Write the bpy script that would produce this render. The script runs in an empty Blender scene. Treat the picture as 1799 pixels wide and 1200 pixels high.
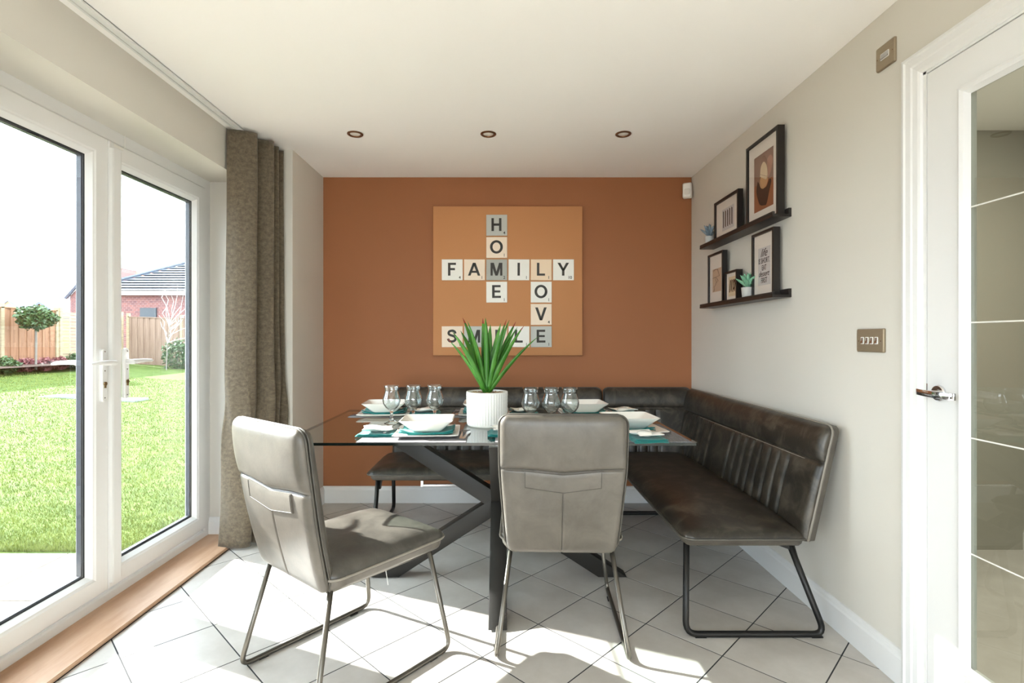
import bpy, bmesh, math, random
import numpy as np
from mathutils import Vector, Matrix

# ------------------------------------------------------------------ camera, sky, sun, exposure
SC = bpy.context.scene
COL = SC.collection
FPX, VPX, VPY, EYE = 921.0, 884.0, 596.0, 1.205
cam_d = bpy.data.cameras.new('camera')
cam_d.sensor_width = 36.0
cam_d.lens = FPX / 1799.0 * 36.0
cam_d.shift_x = (899.5 - VPX) / 1799.0
cam_d.shift_y = -(600.0 - VPY) / 1799.0
cam_d.clip_start = 0.05
cam = bpy.data.objects.new('camera', cam_d)
cam.location = (0, 0, EYE)
cam.rotation_euler = (math.pi / 2, 0, 0)
COL.objects.link(cam)
SC.camera = cam

world = bpy.data.worlds.new('world')
SC.world = world
world.use_nodes = True
wb = world.node_tree.nodes['Background']
wb.inputs[0].default_value = (0.79, 0.895, 1.0, 1)
wb.inputs[1].default_value = 6.3

sun_d = bpy.data.lights.new('sun', 'SUN')
sun_d.energy = 21.0
sun_d.angle = math.radians(0.6)
sun_d.color = (1.0, 0.975, 0.945)
sun = bpy.data.objects.new('sun', sun_d)
sun.rotation_euler = Vector((1.0, -0.42, -0.545)).to_track_quat('-Z', 'Y').to_euler()
sun.location = (-10, 8, 8)
COL.objects.link(sun)

def portal(name, loc, rot, sx, sy):
    d = bpy.data.lights.new(name, 'AREA')
    d.shape = 'RECTANGLE'; d.size = sx; d.size_y = sy
    d.cycles.is_portal = True
    o = bpy.data.objects.new(name, d); o.location = loc; o.rotation_euler = rot
    COL.objects.link(o)
portal('garden_door_daylight_portal', (-1.93, 2.335, 1.09), (0, -math.pi / 2, 0), 2.1, 1.75)
portal('added_rear_window_portal', (-0.09, -2.72, 1.42), (math.pi / 2, 0, 0), 2.7, 1.7)  # guides sky light through the added rear window
portal('added_side_window_portal', (-1.95, -1.15, 1.23), (0, -math.pi / 2, 0), 1.9, 1.95)  # same for the added side window

vs = SC.view_settings
vs.view_transform = 'Standard'; vs.look = 'None'; vs.gamma = 1.0
vs.use_curve_mapping = False
vs.exposure = 0.90
try:
    cy = SC.cycles
    cy.use_denoising = True
    cy.caustics_reflective = False
    cy.caustics_refractive = False
    cy.max_bounces = 14; cy.diffuse_bounces = 7; cy.glossy_bounces = 5
    cy.transmission_bounces = 10; cy.transparent_max_bounces = 24
    cy.sample_clamp_indirect = 8.0
except Exception:
    pass
random.seed(7)
R = random.Random(11)

# ------------------------------------------------------------------ materials
def srgb(r, g, b):
    def f(c):
        c /= 255.0
        return c / 12.92 if c <= 0.04045 else ((c + 0.055) / 1.055) ** 2.4
    return (f(r), f(g), f(b))
M = {}
def mat(name, col, rough=0.5, metal=0.0, var=0.0, vscale=6.0, col2=None, bump=0.0, bscale=60.0, spec=None,
        coat=0.0, stretch=None, detail=5.0, sheen=0.0, c2lo=0.38, c2hi=0.66, distort=0.0):
    m = bpy.data.materials.new(name); m.use_nodes = True
    nt = m.node_tree; n = nt.nodes; l = nt.links
    p = n['Principled BSDF']
    p.inputs['Base Color'].default_value = (*col, 1)
    p.inputs['Roughness'].default_value = rough
    p.inputs['Metallic'].default_value = metal
    if spec is not None: p.inputs['Specular IOR Level'].default_value = spec
    if coat: p.inputs['Coat Weight'].default_value = coat
    if sheen: p.inputs['Sheen Weight'].default_value = sheen
    vec = None
    if var or col2 or bump:
        tc = n.new('ShaderNodeTexCoord'); vec = tc.outputs['Object']
        if stretch:
            mp = n.new('ShaderNodeMapping'); mp.inputs['Scale'].default_value = stretch
            l.new(vec, mp.inputs['Vector']); vec = mp.outputs['Vector']
    if var or col2:
        nz = n.new('ShaderNodeTexNoise'); nz.inputs['Scale'].default_value = vscale
        nz.inputs['Distortion'].default_value = distort; nz.inputs['Detail'].default_value = detail; nz.inputs['Roughness'].default_value = 0.62
        l.new(vec, nz.inputs['Vector'])
        rp = n.new('ShaderNodeValToRGB')
        rp.color_ramp.elements[0].position = c2lo; rp.color_ramp.elements[1].position = c2hi
        a = col; b = col2 if col2 else tuple(min(1, c * (1 + var)) for c in col)
        if not col2: a = tuple(c * (1 - var) for c in col)
        rp.color_ramp.elements[0].color = (*a, 1); rp.color_ramp.elements[1].color = (*b, 1)
        l.new(nz.outputs['Fac'], rp.inputs['Fac']); l.new(rp.outputs['Color'], p.inputs['Base Color'])
    if bump:
        bz = n.new('ShaderNodeTexNoise'); bz.inputs['Scale'].default_value = bscale
        bz.inputs['Detail'].default_value = 4
        l.new(vec, bz.inputs['Vector'])
        bp = n.new('ShaderNodeBump'); bp.inputs['Strength'].default_value = bump
        bp.inputs['Distance'].default_value = 0.01
        l.new(bz.outputs['Fac'], bp.inputs['Height']); l.new(bp.outputs['Normal'], p.inputs['Normal'])
    M[name] = m
    return m

def glass_thin(name, tint, k=1.0, ior=1.5, rough=0.0):
    """clear sheet: transparent with a Fresnel reflection on its outer faces"""
    m = bpy.data.materials.new(name); m.use_nodes = True
    nt = m.node_tree; n = nt.nodes; l = nt.links
    n.remove(n['Principled BSDF'])
    out = n['Material Output']
    tr = n.new('ShaderNodeBsdfTransparent'); tr.inputs[0].default_value = (*tint, 1)
    gl = n.new('ShaderNodeBsdfGlossy'); gl.inputs['Roughness'].default_value = rough
    fr = n.new('ShaderNodeFresnel'); fr.inputs['IOR'].default_value = ior
    ge = n.new('ShaderNodeNewGeometry')
    inv = n.new('ShaderNodeMath'); inv.operation = 'SUBTRACT'; inv.inputs[0].default_value = 1.0
    l.new(ge.outputs['Backfacing'], inv.inputs[1])
    mu = n.new('ShaderNodeMath'); mu.operation = 'MULTIPLY'
    l.new(fr.outputs[0], mu.inputs[0]); l.new(inv.outputs[0], mu.inputs[1])
    m2 = n.new('ShaderNodeMath'); m2.operation = 'MULTIPLY'; m2.inputs[1].default_value = k; m2.use_clamp = True
    l.new(mu.outputs[0], m2.inputs[0])
    mx = n.new('ShaderNodeMixShader')
    l.new(m2.outputs[0], mx.inputs[0]); l.new(tr.outputs[0], mx.inputs[1]); l.new(gl.outputs[0], mx.inputs[2])
    l.new(mx.outputs[0], out.inputs['Surface'])
    M[name] = m

mat('wall_paint', srgb(212, 208, 199), 0.75, spec=0.25, bump=0.02, bscale=180)
mat('terracotta_paint', srgb(156, 102, 68), 0.62, spec=0.25, bump=0.02, bscale=180)
mat('ceiling_paint', srgb(248, 246, 243), 0.85, spec=0.2)
mat('white_gloss', srgb(226, 226, 225), 0.3)
mat('upvc', srgb(230, 230, 229), 0.32)
mat('gasket', srgb(40, 42, 44), 0.6)
mat('spacer_bar', srgb(58, 62, 70), 0.45)
mat('tile', srgb(180, 174, 166), 0.34, col2=srgb(199, 194, 187), vscale=3.2, bump=0.015, bscale=40, detail=8)
mat('grout', srgb(46, 46, 48), 0.9)
mat('oak', srgb(176, 138, 108), 0.5, col2=srgb(205, 170, 142), vscale=9, stretch=(1.0, 0.16, 1.0), detail=8, bump=0.05, bscale=80)
mat('leather_dark', srgb(41, 37, 31), 0.36, col2=srgb(84, 77, 67), vscale=11, detail=12, bump=0.05, bscale=120, c2lo=0.46, c2hi=0.72, distort=0.8)
mat('leather_side', srgb(72, 67, 60), 0.45, col2=srgb(94, 88, 79), vscale=9, detail=8, bump=0.04, bscale=140)
mat('chair_seat', srgb(66, 63, 58), 0.36, col2=srgb(92, 88, 81), distort=0.5, vscale=9, detail=9, bump=0.04, bscale=130)
mat('chair_taupe', srgb(82, 77, 70), 0.38, col2=srgb(98, 92, 84), distort=0.5, vscale=9, detail=9, bump=0.04, bscale=140)
mat('piping', srgb(72, 68, 61), 0.5)
mat('piping_light', srgb(124, 118, 108), 0.5)
mat('stitch', srgb(66, 62, 56), 0.6)
mat('stitch_pale', srgb(190, 184, 172), 0.6)
mat('leg_steel', srgb(108, 104, 97), 0.34, metal=0.9)
mat('bench_leg', srgb(38, 37, 36), 0.4, metal=0.6)
mat('table_steel', srgb(34, 32, 29), 0.48, metal=0.0, spec=0.35)
mat('clear_steel', srgb(196, 196, 198), 0.22, metal=1.0)
mat('chrome', srgb(225, 225, 228), 0.08, metal=1.0)
mat('bronze', srgb(120, 84, 60), 0.3, metal=0.85)
mat('brushed_brass', srgb(158, 143, 120), 0.45, metal=0.6, var=0.06, vscale=60, stretch=(1, 1, 12))
mat('brass', srgb(176, 150, 110), 0.3, metal=0.9)
mat('white_plastic', srgb(236, 234, 228), 0.4)
mat('lamp_face', srgb(225, 222, 214), 0.25)
mat('curtain_rail', srgb(226, 227, 224), 0.35)
mat('black_wood', srgb(30, 25, 21), 0.38)
mat('shelf_black', srgb(30, 24, 20), 0.4)
mat('mount', srgb(232, 224, 214), 0.8)
mat('print_brown', srgb(150, 92, 60), 0.8)
mat('print_mauve', srgb(142, 108, 90), 0.8)
mat('print_pink', srgb(178, 134, 112), 0.8)
mat('print_cream', srgb(222, 200, 166), 0.8)
mat('print_sand', srgb(204, 160, 112), 0.8)
mat('print_dark', srgb(58, 36, 22), 0.8)
mat('print_line', srgb(176, 142, 112), 0.8)
mat('print_tan', srgb(200, 170, 144), 0.8)
mat('print_grey', srgb(205, 200, 198), 0.8)
mat('print_ink', srgb(48, 40, 38), 0.8)
mat('canvas', srgb(194, 136, 90), 0.8, bump=0.05, bscale=400)
mat('tile_white', srgb(240, 238, 230), 0.55, bump=0.04, bscale=90)
mat('tile_cream', srgb(240, 222, 200), 0.55, bump=0.04, bscale=90)
mat('tile_peach', srgb(238, 214, 184), 0.55, bump=0.04, bscale=90)
mat('tile_grey', srgb(188, 190, 184), 0.55, bump=0.04, bscale=90)
mat('tile_dark_grey', srgb(172, 174, 166), 0.55, bump=0.04, bscale=90)
mat('letter_ink', srgb(52, 48, 42), 0.6)
mat('porcelain', srgb(246, 244, 238), 0.14, coat=0.3)
mat('teal', srgb(4, 114, 110), 0.85, var=0.1, vscale=30, bump=0.15, bscale=500, sheen=0.2)
mat('mat_weave', srgb(108, 106, 109), 0.85, col2=srgb(136, 133, 135), vscale=60, stretch=(0.3, 3, 1), bump=0.3, bscale=400)
mat('pot_white', srgb(240, 240, 236), 0.55)
mat('pot_grey', srgb(190, 190, 186), 0.6)
mat('pebble', srgb(150, 118, 84), 0.8, col2=srgb(206, 184, 150), vscale=60)
mat('pebble_dark', srgb(88, 66, 48), 0.8, col2=srgb(150, 120, 90), vscale=50)
mat('leaf_green', srgb(50, 112, 30), 0.34, col2=srgb(92, 152, 58), vscale=14, stretch=(1, 1, 0.25))
mat('leaf_tip', srgb(150, 56, 36), 0.5)
mat('succulent_green', srgb(112, 176, 140), 0.55, col2=srgb(150, 200, 168), vscale=40)
mat('succulent_blue', srgb(108, 128, 142), 0.55, col2=srgb(148, 164, 174), vscale=40)
mat('hall_paint', srgb(158, 155, 144), 0.8)
mat('thread', srgb(235, 232, 226), 0.8)
# outdoors
mat('grass', srgb(62, 78, 32), 0.85, col2=srgb(84, 98, 46), vscale=5, detail=10, bump=0.4, bscale=70, spec=0.1)
mat('grass_blade', srgb(86, 97, 41), 0.75, col2=srgb(114, 123, 62), vscale=3, detail=8, spec=0.2)
mat('patio', srgb(112, 104, 92), 0.8, col2=srgb(130, 121, 108), vscale=4, detail=8)
mat('patio_joint', srgb(96, 82, 66), 0.9)
mat('soil', srgb(70, 50, 38), 0.95, var=0.3, vscale=20)
mat('fence_wood', srgb(118, 80, 56), 0.8, col2=srgb(146, 106, 78), vscale=3.0, stretch=(7, 7, 0.4), detail=8)
mat('fence_hazed', srgb(122, 98, 84), 0.8, col2=srgb(144, 120, 104), vscale=3.0, stretch=(7, 7, 0.4), detail=8)  # paler grey tone puts the door glass's reflected haze into the wood colour
mat('fence_pale', srgb(140, 124, 98), 0.8, col2=srgb(164, 148, 120), vscale=3.0, stretch=(1, 1, 7), detail=6)
mat('topiary_leaf', srgb(40, 62, 36), 0.5, col2=srgb(78, 104, 58), vscale=9)
mat('shrub_green', srgb(46, 66, 36), 0.6, col2=srgb(80, 102, 54), vscale=8)
mat('shrub_red', srgb(106, 56, 60), 0.6, col2=srgb(142, 88, 86), vscale=10)
mat('bark', srgb(112, 104, 96), 0.9)
mat('bark_pale', srgb(226, 214, 208), 0.8)
mat('slate', srgb(86, 92, 104), 0.6, var=0.12, vscale=3)
mat('roof_orange', srgb(170, 112, 82), 0.8, var=0.15, vscale=6)
mat('gable_wood', srgb(222, 160, 96), 0.8)
mat('window_dark', srgb(52, 58, 64), 0.3)
mat('paving_white', srgb(128, 128, 130), 0.7)
mat('scaffold_steel', srgb(150, 154, 162), 0.5, metal=0.4)
mat('render_pale', srgb(214, 200, 188), 0.9)

def brick_mat():
    m = mat('brick_wall', (0.3, 0.1, 0.07), 0.9)
    nt = m.node_tree; n = nt.nodes; l = nt.links
    tc = n.new('ShaderNodeTexCoord'); mp = n.new('ShaderNodeMapping')
    mp.inputs['Rotation'].default_value = (math.pi / 2, 0, 0)
    l.new(tc.outputs['Object'], mp.inputs['Vector'])
    b = n.new('ShaderNodeTexBrick'); b.inputs['Scale'].default_value = 2.2
    b.inputs['Color1'].default_value = (*srgb(128, 82, 76), 1); b.inputs['Color2'].default_value = (*srgb(100, 66, 68), 1)
    b.inputs['Mortar'].default_value = (*srgb(140, 118, 112), 1)
    l.new(mp.outputs['Vector'], b.inputs['Vector']); l.new(b.outputs['Color'], n['Principled BSDF'].inputs['Base Color'])
brick_mat()

def curtain_mat():
    m = mat('curtain_fabric', srgb(122, 108, 86), 0.8, sheen=0.2)
    nt = m.node_tree; n = nt.nodes; l = nt.links
    uv = n.new('ShaderNodeUVMap'); uv.uv_map = 'UVMap'
    nz = n.new('ShaderNodeTexNoise'); nz.inputs['Scale'].default_value = 45; nz.inputs['Detail'].default_value = 10
    nz.inputs['Roughness'].default_value = 0.75
    l.new(uv.outputs[0], nz.inputs['Vector'])
    rp = n.new('ShaderNodeValToRGB')
    rp.color_ramp.elements[0].position = 0.38; rp.color_ramp.elements[1].position = 0.64
    rp.color_ramp.elements[0].color = (*srgb(78, 68, 54), 1); rp.color_ramp.elements[1].color = (*srgb(114, 101, 81), 1)
    l.new(nz.outputs['Fac'], rp.inputs['Fac'])
    vo = n.new('ShaderNodeTexVoronoi'); vo.feature = 'DISTANCE_TO_EDGE'; vo.inputs['Scale'].default_value = 22
    l.new(uv.outputs[0], vo.inputs['Vector'])
    lt = n.new('ShaderNodeMath'); lt.operation = 'LESS_THAN'; lt.inputs[1].default_value = 0.025
    l.new(vo.outputs['Distance'], lt.inputs[0])
    mlt = n.new('ShaderNodeMath'); mlt.operation = 'MULTIPLY'; mlt.inputs[1].default_value = 0.3
    l.new(lt.outputs[0], mlt.inputs[0])
    mx = n.new('ShaderNodeMixRGB'); mx.inputs[2].default_value = (*srgb(84, 74, 62), 1)
    l.new(mlt.outputs[0], mx.inputs[0]); l.new(rp.outputs['Color'], mx.inputs[1])
    l.new(mx.outputs[0], n['Principled BSDF'].inputs['Base Color'])
    bp = n.new('ShaderNodeBump'); bp.inputs['Strength'].default_value = 0.25; bp.inputs['Distance'].default_value = 0.004
    l.new(nz.outputs['Fac'], bp.inputs['Height']); l.new(bp.outputs['Normal'], n['Principled BSDF'].inputs['Normal'])
curtain_mat()

glass_thin('pane_glass', (0.98, 0.99, 0.985), 1.4)
glass_thin('table_glass', (0.90, 0.955, 0.935), 1.5)
glass_thin('door_glass', (0.80, 0.82, 0.78), 1.6)
glass_thin('picture_glass', (0.98, 0.98, 0.98), 1.0)
mat('glass_edge', srgb(14, 24, 22), 0.12, coat=0.4)
mat('etched_line', srgb(222, 220, 214), 0.25)
glass_thin('drinking_glass', (0.91, 0.94, 0.94), 4.2, 1.5, 0.015)
def solid_glass():
    m = bpy.data.materials.new('solid_glass'); m.use_nodes = True
    n = m.node_tree.nodes; n.remove(n['Principled BSDF'])
    g = n.new('ShaderNodeBsdfGlass'); g.inputs['Roughness'].default_value = 0.0; g.inputs['IOR'].default_value = 1.45
    m.node_tree.links.new(g.outputs[0], n['Material Output'].inputs['Surface']); M['solid_glass'] = m
solid_glass()

# ------------------------------------------------------------------ mesh helpers
class MB:
    def __init__(self): self.v = []; self.f = []; self.mi = []
    def quad(self, *pts, mi=0):
        b = len(self.v); self.v += [tuple(p) for p in pts]; self.f.append(tuple(range(b, b + len(pts)))); self.mi.append(mi)
    def box(self, x0, x1, y0, y1, z0, z1, mi=0):
        b = len(self.v)
        self.v += [(x0, y0, z0), (x1, y0, z0), (x1, y1, z0), (x0, y1, z0), (x0, y0, z1), (x1, y0, z1), (x1, y1, z1), (x0, y1, z1)]
        for q in ((0, 3, 2, 1), (4, 5, 6, 7), (0, 1, 5, 4), (1, 2, 6, 5), (2, 3, 7, 6), (3, 0, 4, 7)):
            self.f.append(tuple(b + i for i in q)); self.mi.append(mi)
    def loops(self, rings, closed=True, cap0=True, cap1=True, mi=0):
        """rings: list of equal-length point lists, lofted in order"""
        b = len(self.v); n = len(rings[0])
        for r in rings: self.v += [tuple(p) for p in r]
        for k in range(len(rings) - 1):
            for i in range(n if closed else n - 1):
                j = (i + 1) % n
                self.f.append((b + k * n + i, b + k * n + j, b + (k + 1) * n + j, b + (k + 1) * n + i)); self.mi.append(mi)
        if cap0: self.f.append(tuple(b + i for i in reversed(range(n)))); self.mi.append(mi)
        if cap1: self.f.append(tuple(b + (len(rings) - 1) * n + i for i in range(n))); self.mi.append(mi)
    def prism(self, poly, axis, a0, a1, mi=0):
        """2-D polygon extruded along axis ('x': poly is (y,z); 'y': (x,z); 'z': (x,y))"""
        def p(q, a):
            return (a, q[0], q[1]) if axis == 'x' else (q[0], a, q[1]) if axis == 'y' else (q[0], q[1], a)
        self.loops([[p(q, a0) for q in poly], [p(q, a1) for q in poly]], mi=mi)
    def tube(self, pts, r, n=8, cap=True, mi=0, rz=None):
        pts = [Vector(p) for p in pts]
        rings = []; up = None
        for i, p in enumerate(pts):
            t = (pts[min(i + 1, len(pts) - 1)] - pts[max(i - 1, 0)])
            if t.length < 1e-9: t = Vector((0, 0, 1))
            t.normalize()
            if up is None:
                up = Vector((0, 0, 1)) if abs(t.z) < 0.9 else Vector((1, 0, 0))
            s = t.cross(up)
            if s.length < 1e-6: s = t.cross(Vector((0, 1, 0)))
            s.normalize(); up = s.cross(t).normalized()
            rr = r[i] if isinstance(r, (list, tuple)) else r
            rings.append([p + (s * math.cos(2 * math.pi * k / n) + up * math.sin(2 * math.pi * k / n)) * rr for k in range(n)])
        self.loops(rings, cap0=cap, cap1=cap, mi=mi)
    def lathe(self, prof, c=(0, 0, 0), n=32, cap0=False, cap1=False, mi=0, rfn=None):
        rings = []
        for (r, z) in prof:
            rings.append([(c[0] + (rfn(r, z, k) if rfn else r) * math.cos(2 * math.pi * k / n),
                           c[1] + (rfn(r, z, k) if rfn else r) * math.sin(2 * math.pi * k / n), c[2] + z) for k in range(n)])
        self.loops(rings, cap0=cap0, cap1=cap1, mi=mi)
    def grid(self, fn, nu, nv, us=None, vs_=None, mi=0):
        b = len(self.v)
        us = us or [i / (nu - 1) for i in range(nu)]; vs_ = vs_ or [j / (nv - 1) for j in range(nv)]
        nu, nv = len(us), len(vs_)
        for v in vs_:
            for u in us: self.v.append(tuple(fn(u, v)))
        for j in range(nv - 1):
            for i in range(nu - 1):
                a = b + j * nu + i
                self.f.append((a, a + 1, a + nu + 1, a + nu)); self.mi.append(mi)
        return b, nu, nv
    def slab(self, front, back, us, vs_, mi=0, mi_back=None):
        """two sheets over one grid, joined round the rim; front faces out with u x v"""
        b0, nu, nv = self.grid(front, 0, 0, us, vs_, mi)
        b1, _, _ = self.grid(lambda u, v: back(u, v), 0, 0, us, vs_, mi if mi_back is None else mi_back)
        k = (nu - 1) * (nv - 1)
        for q in range(len(self.f) - k, len(self.f)): self.f[q] = tuple(reversed(self.f[q]))
        rim = [i for i in range(nu)] + [j * nu + nu - 1 for j in range(1, nv)] + \
              [(nv - 1) * nu + i for i in range(nu - 2, -1, -1)] + [j * nu for j in range(nv - 2, 0, -1)]
        for a, c in zip(rim, rim[1:] + rim[:1]):
            self.f.append((b0 + a, b1 + a, b1 + c, b0 + c)); self.mi.append(mi if mi_back is None else mi_back)
    def mesh(self, name, mats, smooth=False, fix=True):
        me = bpy.data.meshes.new(name)
        me.from_pydata(self.v, [], self.f)
        if not isinstance(mats, (list, tuple)): mats = [mats]
        for m in mats: me.materials.append(M[m])
        if len(mats) > 1: me.polygons.foreach_set('material_index', self.mi)
        if fix:
            bm = bmesh.new(); bm.from_mesh(me)
            bmesh.ops.recalc_face_normals(bm, faces=bm.faces)
            bm.to_mesh(me); bm.free()
        if smooth:
            me.polygons.foreach_set('use_smooth', [True] * len(me.polygons))
            if smooth != 'all':
                try: me.set_sharp_from_angle(angle=math.radians(38))
                except Exception: pass
        me.update()
        return me
    def build(self, name, mats, parent=None, smooth=False, fix=True):
        return link(name, self.mesh(name, mats, smooth, fix), parent)

def link(name, me, parent=None):
    o = bpy.data.objects.new(name, me); COL.objects.link(o)
    if parent is not None: o.parent = parent
    return o
def tag(o, label, cat, group=None, kind=None):
    o['label'] = label; o['category'] = cat
    if group: o['group'] = group
    if kind: o['kind'] = kind
    return o
def thing(name, label, cat, loc=(0, 0, 0), rz=0.0, group=None, kind=None):
    o = bpy.data.objects.new(name, None); COL.objects.link(o)
    o.empty_display_size = 0.1
    o.location = loc; o.rotation_euler = (0, 0, rz)
    return tag(o, label, cat, group, kind)
def copy_tree(o, parent=None):
    c = o.copy(); COL.objects.link(c); c.parent = parent
    for ch in o.children: copy_tree(ch, c)
    return c
def bev(o, w, seg=2, ang=30):
    """bevel baked into the mesh"""
    me = o.data; bm = bmesh.new(); bm.from_mesh(me)
    es = [e for e in bm.edges if len(e.link_faces) == 2 and e.calc_face_angle(0) > math.radians(ang)]
    bmesh.ops.bevel(bm, geom=es, offset=w, segments=seg, affect='EDGES', profile=0.5, clamp_overlap=True)
    bm.to_mesh(me); bm.free()
    me.polygons.foreach_set('use_smooth', [True] * len(me.polygons))
    try: me.set_sharp_from_angle(angle=math.radians(40))
    except Exception: pass
    return o
def fillet(pts, r, seg=6):
    pts = [Vector(p) for p in pts]; out = [pts[0]]
    for a, b, c in zip(pts, pts[1:], pts[2:]):
        d1 = (a - b); d2 = (c - b); k = min(r, d1.length * .45, d2.length * .45)
        p1 = b + d1.normalized() * k; p2 = b + d2.normalized() * k
        for i in range(seg + 1):
            t = i / seg
            out.append(p1 * (1 - t) ** 2 + b * 2 * t * (1 - t) + p2 * t * t)
    out.append(pts[-1])
    return out
def rrect(a, b, r, n=5):
    """rounded rectangle outline, half sizes a, b"""
    r = min(r, a * .99, b * .99); out = []
    for cx, cy_, s in ((a - r, b - r, 0), (-a + r, b - r, 1), (-a + r, -b + r, 2), (a - r, -b + r, 3)):
        for i in range(n + 1):
            t = math.pi / 2 * (s + i / n)
            out.append((cx + r * math.cos(t), cy_ + r * math.sin(t)))
    return out
def lin(a, b, n): return [a + (b - a) * i / (n - 1) for i in range(n)]
def ease(n):   # 0..1, denser at both ends
    return [0.5 - 0.5 * math.cos(math.pi * i / (n - 1)) for i in range(n)]
def sstep(a, b, x):
    t = max(0.0, min(1.0, (x - a) / (b - a))); return t * t * (3 - 2 * t)
_tc = {}
def text_mesh(s, size, mname, bold=0.0, ext=0.0008, shear=0.0):
    key = (s, size, mname, bold, shear)
    if key in _tc: return _tc[key]
    cu = bpy.data.curves.new('lettering', 'FONT'); cu.body = s; cu.size = size
    cu.align_x = 'CENTER'; cu.align_y = 'CENTER'; cu.extrude = ext; cu.offset = bold; cu.shear = shear
    cu.resolution_u = 4
    o = bpy.data.objects.new('lettering', cu); COL.objects.link(o)
    bpy.context.view_layer.update()
    me = bpy.data.meshes.new_from_object(o.evaluated_get(bpy.context.evaluated_depsgraph_get()))
    bpy.data.objects.remove(o)
    # centre on its own bounds
    vs_ = [v.co for v in me.vertices]
    if vs_:
        cx = (min(v.x for v in vs_) + max(v.x for v in vs_)) / 2; cyy = (min(v.y for v in vs_) + max(v.y for v in vs_)) / 2
        me.transform(Matrix.Translation((-cx, -cyy, 0)))
    me.materials.clear(); me.materials.append(M[mname])
    _tc[key] = me
    return me

# ------------------------------------------------------------------ the room shell
XL, XR, YB, YF, HC = -1.566, 1.39, 3.87, -2.5, 2.40     # left wall, right wall, back wall, rear wall, ceiling
NX, NY = -1.328, 3.306                                   # pier beside the curtain
DX = -1.79                                               # inner face of the garden-door frame
DY0, DY1, DZ1 = 1.47, 3.20, 2.165                        # garden-door opening
RY0, RY1, RZ1 = 0.93, 1.735, 2.09                        # hall-door opening

def struct(o, label, cat): return tag(o, label, cat, kind='structure')

m = MB()
SY0, SY1, SZ0, SZ1 = -2.1, -.2, .3, 2.165
m.box(XL - .32, XL, YF - .1, SY0, -.02, HC); m.box(XL - .32, XL, SY1, DY0, -.02, HC)
m.box(XL - .32, XL, SY0, SY1, -.02, SZ0); m.box(XL - .32, XL, SY0, SY1, SZ1, HC); m.box(XL - .32, XL, DY0, DY1, DZ1, HC); m.box(XL - .32, XL, DY1, NY, -.02, HC)
struct(m.build('wall_left', 'wall_paint'), 'off-white painted wall around the white garden doors', 'wall')
m = MB(); m.box(XL - .32, NX, NY, YB, -.02, HC)
struct(m.build('wall_pier', 'wall_paint'), 'off-white wall pier behind the brown curtain', 'wall')
m = MB(); m.box(XL - .32, XR + .12, YB, YB + .15, -.02, HC)
struct(m.build('wall_back', 'terracotta_paint'), 'terracotta painted feature wall behind the bench', 'wall')
m = MB()
m.box(XR, XR + .12, RY1, YB, -.02, HC); m.box(XR, XR + .12, RY0, RY1, RZ1, HC); m.box(XR, XR + .12, YF - .1, RY0, -.02, HC)
struct(m.build('wall_right', 'wall_paint'), 'off-white painted wall with the picture ledges and hall door', 'wall')
m = MB()
WX0, WX1, WZ0, WZ1 = -1.4, 1.22, .60, 2.25
m.box(XL, WX0, YF - .1, YF, 0, HC); m.box(WX1, XR, YF - .1, YF, 0, HC)
m.box(WX0, WX1, YF - .1, YF, 0, WZ0); m.box(WX0, WX1, YF - .1, YF, WZ1, HC)
struct(m.build('wall_rear', 'wall_paint'), 'off-white kitchen wall with an added wide window opening behind the viewpoint', 'wall')
m = MB(); m.box(XL - .32, XR + 1.7, YF - .1, YB + .15, HC, HC + .12)
struct(m.build('ceiling', 'ceiling_paint'), 'smooth white ceiling over the dining area', 'ceiling')

# unseen window added behind the viewpoint to let in fill daylight
t = thing('added_window_1', 'wide white glazing added behind the viewpoint for fill daylight', 'window', kind='structure')
m = MB()
for x0, x1, z0, z1 in ((WX0, WX0 + .06, WZ0, WZ1), (WX1 - .06, WX1, WZ0, WZ1), (-.13, -.07, WZ0, WZ1), (WX0, WX1, WZ0, WZ0 + .06), (WX0, WX1, WZ1 - .06, WZ1)):
    m.box(x0, x1, YF - .09, YF - .03, z0, z1)
m.build('window_frame', 'upvc', t)
for x0, x1 in ((WX0 + .06, -.13), (-.07, WX1 - .06)):
    m = MB(); m.box(x0, x1, YF - .066, YF - .06, WZ0 + .06, WZ1 - .06); m.build('pane', 'pane_glass', t)

t = thing('added_window_2', 'white side window added behind the viewpoint for extra daylight', 'window', kind='structure')  # unseen side window, added to brighten the room
m = MB()
for y0, y1, z0, z1 in ((SY0, SY0 + .06, SZ0, SZ1), (SY1 - .06, SY1, SZ0, SZ1), (-1.18, -1.12, SZ0, SZ1), (SY0, SY1, SZ0, SZ0 + .06), (SY0, SY1, SZ1 - .06, SZ1)):
    m.box(XL - .30, XL - .24, y0, y1, z0, z1)
m.build('window_frame', 'upvc', t)
for y0, y1 in ((SY0 + .06, -1.18), (-1.12, SY1 - .06)):
    m = MB(); m.box(XL - .272, XL - .266, y0, y1, SZ0 + .06, SZ1 - .06); m.build('pane', 'pane_glass', t)

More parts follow.
